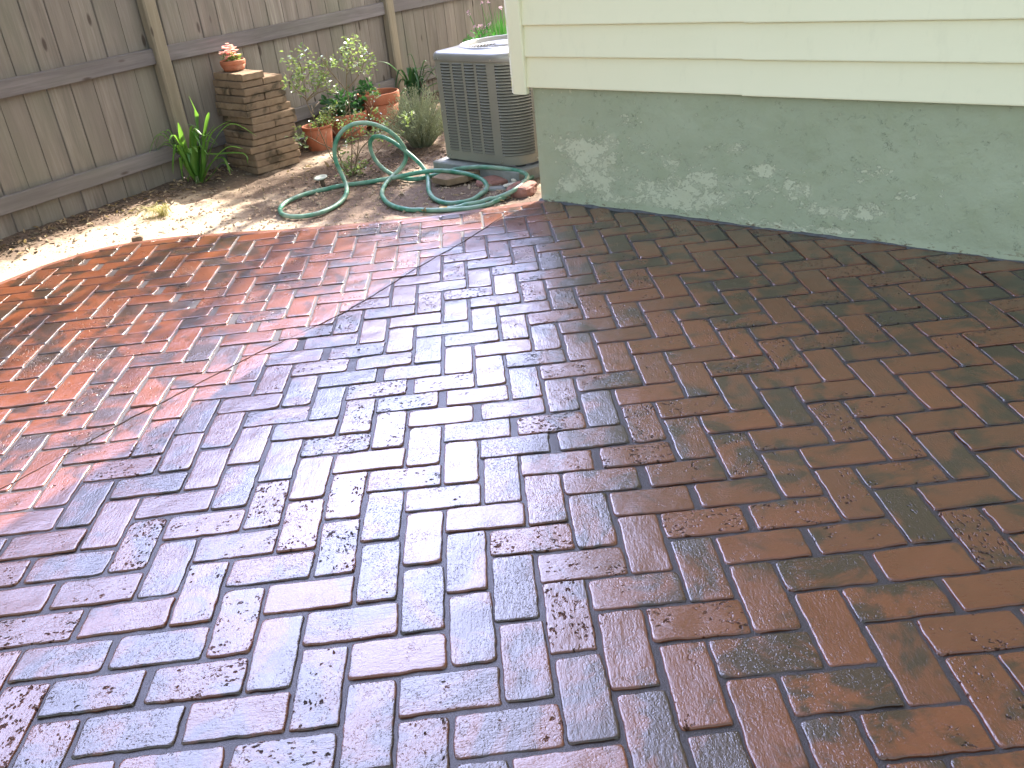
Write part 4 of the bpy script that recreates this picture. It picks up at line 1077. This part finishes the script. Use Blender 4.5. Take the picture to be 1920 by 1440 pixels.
H_ = .035; rows = [[(x * f, y * f, z) for x, y in hx] for f, z in ((0, 0), (1, 0), (1.01, .004), (1, H_ - .003), (.985, H_), (0, H_))]
lp.grid(rows, close_v=True, flip=True); o = lp.build('loose_paver', M_PAVER); o.location = (-.585, 3.90, .004); o.rotation_euler = (.04, -.03, .10)
tag(o, 'loose angular tan paver lying on the dirt inside the hose by the concrete pad', 'paver')
rock('stone', (-.375, 3.77, -.012), .105, .06, .022, M_REDSTONE, 'flat dark reddish stone between the loose paver and the white chips', 3, .3, group='stones at the house corner')
rock('stone', (-.235, 3.52, -.012), .075, .075, .036, M_REDSTONE, 'big pinkish red stone wedged against the foundation corner', 5, -.5, group='stones at the house corner')
rock('stone', (-.36, 3.64, -.012), .085, .032, .010, M_CONC, 'flat grey stone in front of the dark reddish stone', 8, .2, group='stones at the house corner')
rock('stone', (-.14, 3.96, -.012), .05, .045, .034, M_STONE, 'rounded tan stone behind the hose kink at the foundation corner', 9, .2, group='stones at the house corner')
rock('stone', (-.27, 3.635, .006), .060, .018, .007, M_WHITE, 'longest white chip, flat and pointed, under the hose', 11, .15, group='white stone chips')
for k, (x, y, s_, lb) in enumerate(((-.27, 3.76, .020, 'white pebble farthest from the patio, beside the red flat stone'), (-.232, 3.75, .022, 'round white pebble nearest the hose kink'), (-.26, 3.715, .024, 'largest white pebble in the little pile'), (-.222, 3.70, .016, 'smallest white pebble beside the foundation'))):
    rock('stone', (x, y, .0), s_, s_ * .8, s_ * .55, M_WHITE, lb, 20 + k, k, group='white stone chips')
rock('stone', (-2.25, 3.43, -.010), .030, .022, .014, M_CHIP, 'lone brown stone on the bright dirt near the curved patio edge', 31, .4)
st = empty('garden_stake', (-1.372, 4.11, -.02), 'short dark stake with a flat pale round cap, left of the shrub', 'stake')
mb = MB(); mb.lathe([(.001, 0), (.013, 0), (.014, .062), (.001, .062)], n=16); mb.build('stake_post', M_BARK, st, smooth=True)
mb = MB(); mb.lathe([(.001, .064), (.034, .062), (.041, .066), (.040, .070), (.022, .0705), (.018, .067), (.001, .067)], n=28); o = mb.build('stake_cap', M_CAP, st, smooth=True); o.rotation_euler = (.10, -.06, 0)
w_ = empty('weed_tuft', (-2.235, 3.86, -.012), 'small dry straw-coloured weed tuft on the dirt by the fence', 'weed')
mb = MB(); rs = random.Random(50)
for k in range(90):
    a = rs.uniform(0, 6.283); L = rs.uniform(.05, .16); t = Vector((math.cos(a) - .5, math.sin(a) * .6 - .3, 0)) * L
    mb.blade(catmull([(rs.gauss(0, .02), rs.gauss(0, .02), 0), t * .5 + Vector((0, 0, L * .5)), t + Vector((0, 0, L * .12))], 3), .0035, col=rs.random())
mb.build('dry_blades', mat_leaf('straw', (0.12, 0.13, 0.05), (0.42, 0.36, 0.18), .8), w_)

def on_dirt(rs, boxes):
    while True:
        cx_, cy_, r = rs.choice(boxes); x = rs.gauss(cx_, r * .5); y = rs.gauss(cy_, r * .5)
        d = (x - FA[0]) * FNn[0] + (y - FA[1]) * FNn[1]
        if d < .03 or y < edge_y(x) + .02: continue
        if x > WA[0] - .03 and y < wall_y(x) + .5: continue
        return x, y
fence_pts = [(FA[0] + FD[0] * s_ + FNn[0] * .10, FA[1] + FD[1] * s_ + FNn[1] * .10, .20) for s_ in np.arange(-.3, 4.5, .3)]
rs = random.Random(61); mb = MB()
for k in range(2600):
    x, y = on_dirt(rs, [(-1.2, 4.35, .5), (-.95, 4.6, .5), (-.85, 4.5, .4), (-1.15, 4.2, .35)] + fence_pts)
    L = rs.uniform(.006, .028); a = rs.random() * 6.28
    mb.box((x, y, gz(x, y) + .002 + rs.random() * .003), L, L * rs.uniform(.2, .5), .003, (math.cos(a), math.sin(a), rs.gauss(0, .2)), (-math.sin(a), math.cos(a), rs.gauss(0, .2)), col=rs.random())
o = mb.build('wood_chips', M_CHIP); tag(o, 'scattered brown wood chips and twigs round the shrub and along the fence foot', 'mulch', kind='stuff')
mb = MB(); rs = random.Random(62)
for k in range(420):
    x, y = on_dirt(rs, fence_pts * 2 + [(-1.0, 4.4, .5), (-.6, 3.36, .2), (-.4, 3.35, .16), (-2.1, 4.3, .3), (-1.6, 4.6, .3), (-.8, 3.40, .2)])
    mb.leaf((x, y, gz(x, y) + .006), (rs.gauss(0, 1), rs.gauss(0, 1), rs.gauss(0, .25)), (rs.gauss(0, .3), rs.gauss(0, .3), 1), rs.uniform(.02, .05), rs.uniform(.012, .024), fold=.25, droop=-.1, col=rs.random())
o = mb.build('dead_leaves', M_DRY); tag(o, 'dry tan leaves littered on the dirt', 'leaf litter', kind='stuff')
mb = MB(); rs = random.Random(63)
for k in range(1500):
    x, y = on_dirt(rs, [(-2.4, 3.5, .8), (-1.6, 3.6, .7), (-1.1, 3.7, .6), (-.6, 3.6, .5), (-1.8, 4.1, .8), (-.3, 3.6, .3), (-2.0, 3.6, .8)])
    r = abs(rs.gauss(0, .0045)) + .0016; z = gz(x, y)
    vs = [(x + r * q[0] * rs.uniform(.7, 1.3), y + r * q[1] * rs.uniform(.7, 1.3), z + r * .3 + r * q[2] * rs.uniform(.6, 1.1)) for q in ((1, 0, 0), (0, 1, 0), (-1, 0, 0), (0, -1, 0), (0, 0, 1), (0, 0, -1))]
    mb.add(vs, [(0, 1, 4), (1, 2, 4), (2, 3, 4), (3, 0, 4), (1, 0, 5), (2, 1, 5), (3, 2, 5), (0, 3, 5)], rs.random())
o = mb.build('pebbles', M_STONE); tag(o, 'small clods and pebbles strewn over the bare dirt', 'pebbles', kind='stuff')

# ------------------------------------------------------------------ shade tree beyond the fence
tree = empty('shade_tree', (1.6, 9.9, -.1), 'leafy tree beyond the fence that throws the dappled shade', 'tree')
TO = Vector((1.6, 9.9, -.1)); rs = random.Random(77); mt = MB(); mlf = MB()
mt.tube(catmull([(0, 0, 0), (.05, .03, 1.5), (-.05, 0, 3.0), (.1, -.1, 4.6), (.05, -.2, 6.2)], 5), [.17 - .006 * i for i in range(21)], 10)
def place_cluster(tx, ty, k, r, n, L=.085):
    """a leafy branch end whose shade falls around tx, ty"""
    c = Vector((tx, ty, 0)) + SUN_DIR * k - TO
    st_ = Vector((.0, -.1, min(max(c.z - 1.2, 2.2), 5.6)))
    mt.tube(catmull([st_, st_ * .45 + c * .55 + Vector((0, 0, .25)), c], 5), [.045 - .0025 * i for i in range(11)], 6)
    for i in range(4):
        e_ = c + Vector((rs.gauss(0, r * .6), rs.gauss(0, r * .6), rs.gauss(0, r * .4))); mt.tube([c * .9 + st_ * .1, (c + e_) / 2 + Vector((0, 0, .05)), e_], .008, 5)
    for i in range(n):
        v = Vector((rs.gauss(0, .5), rs.gauss(0, .5), rs.gauss(0, .35))) * r
        mlf.leaf(c + v, (rs.gauss(0, 1), rs.gauss(0, 1), rs.gauss(-.2, .5)), (rs.gauss(0, .6), rs.gauss(0, .6), 1), L * rs.uniform(.7, 1.3), L * .6, col=rs.random())
for (tx, ty, k, r, n) in SHADE: place_cluster(tx, ty, k, r, n)
for i in range(26): place_cluster(rs.uniform(.4, 2.2), rs.uniform(5.5, 9.5), rs.uniform(6, 8.5), .7, 110, .1)
mt.build('trunk', M_BARK, tree, smooth=True); mlf.build('crown', M_TREELEAF, tree)
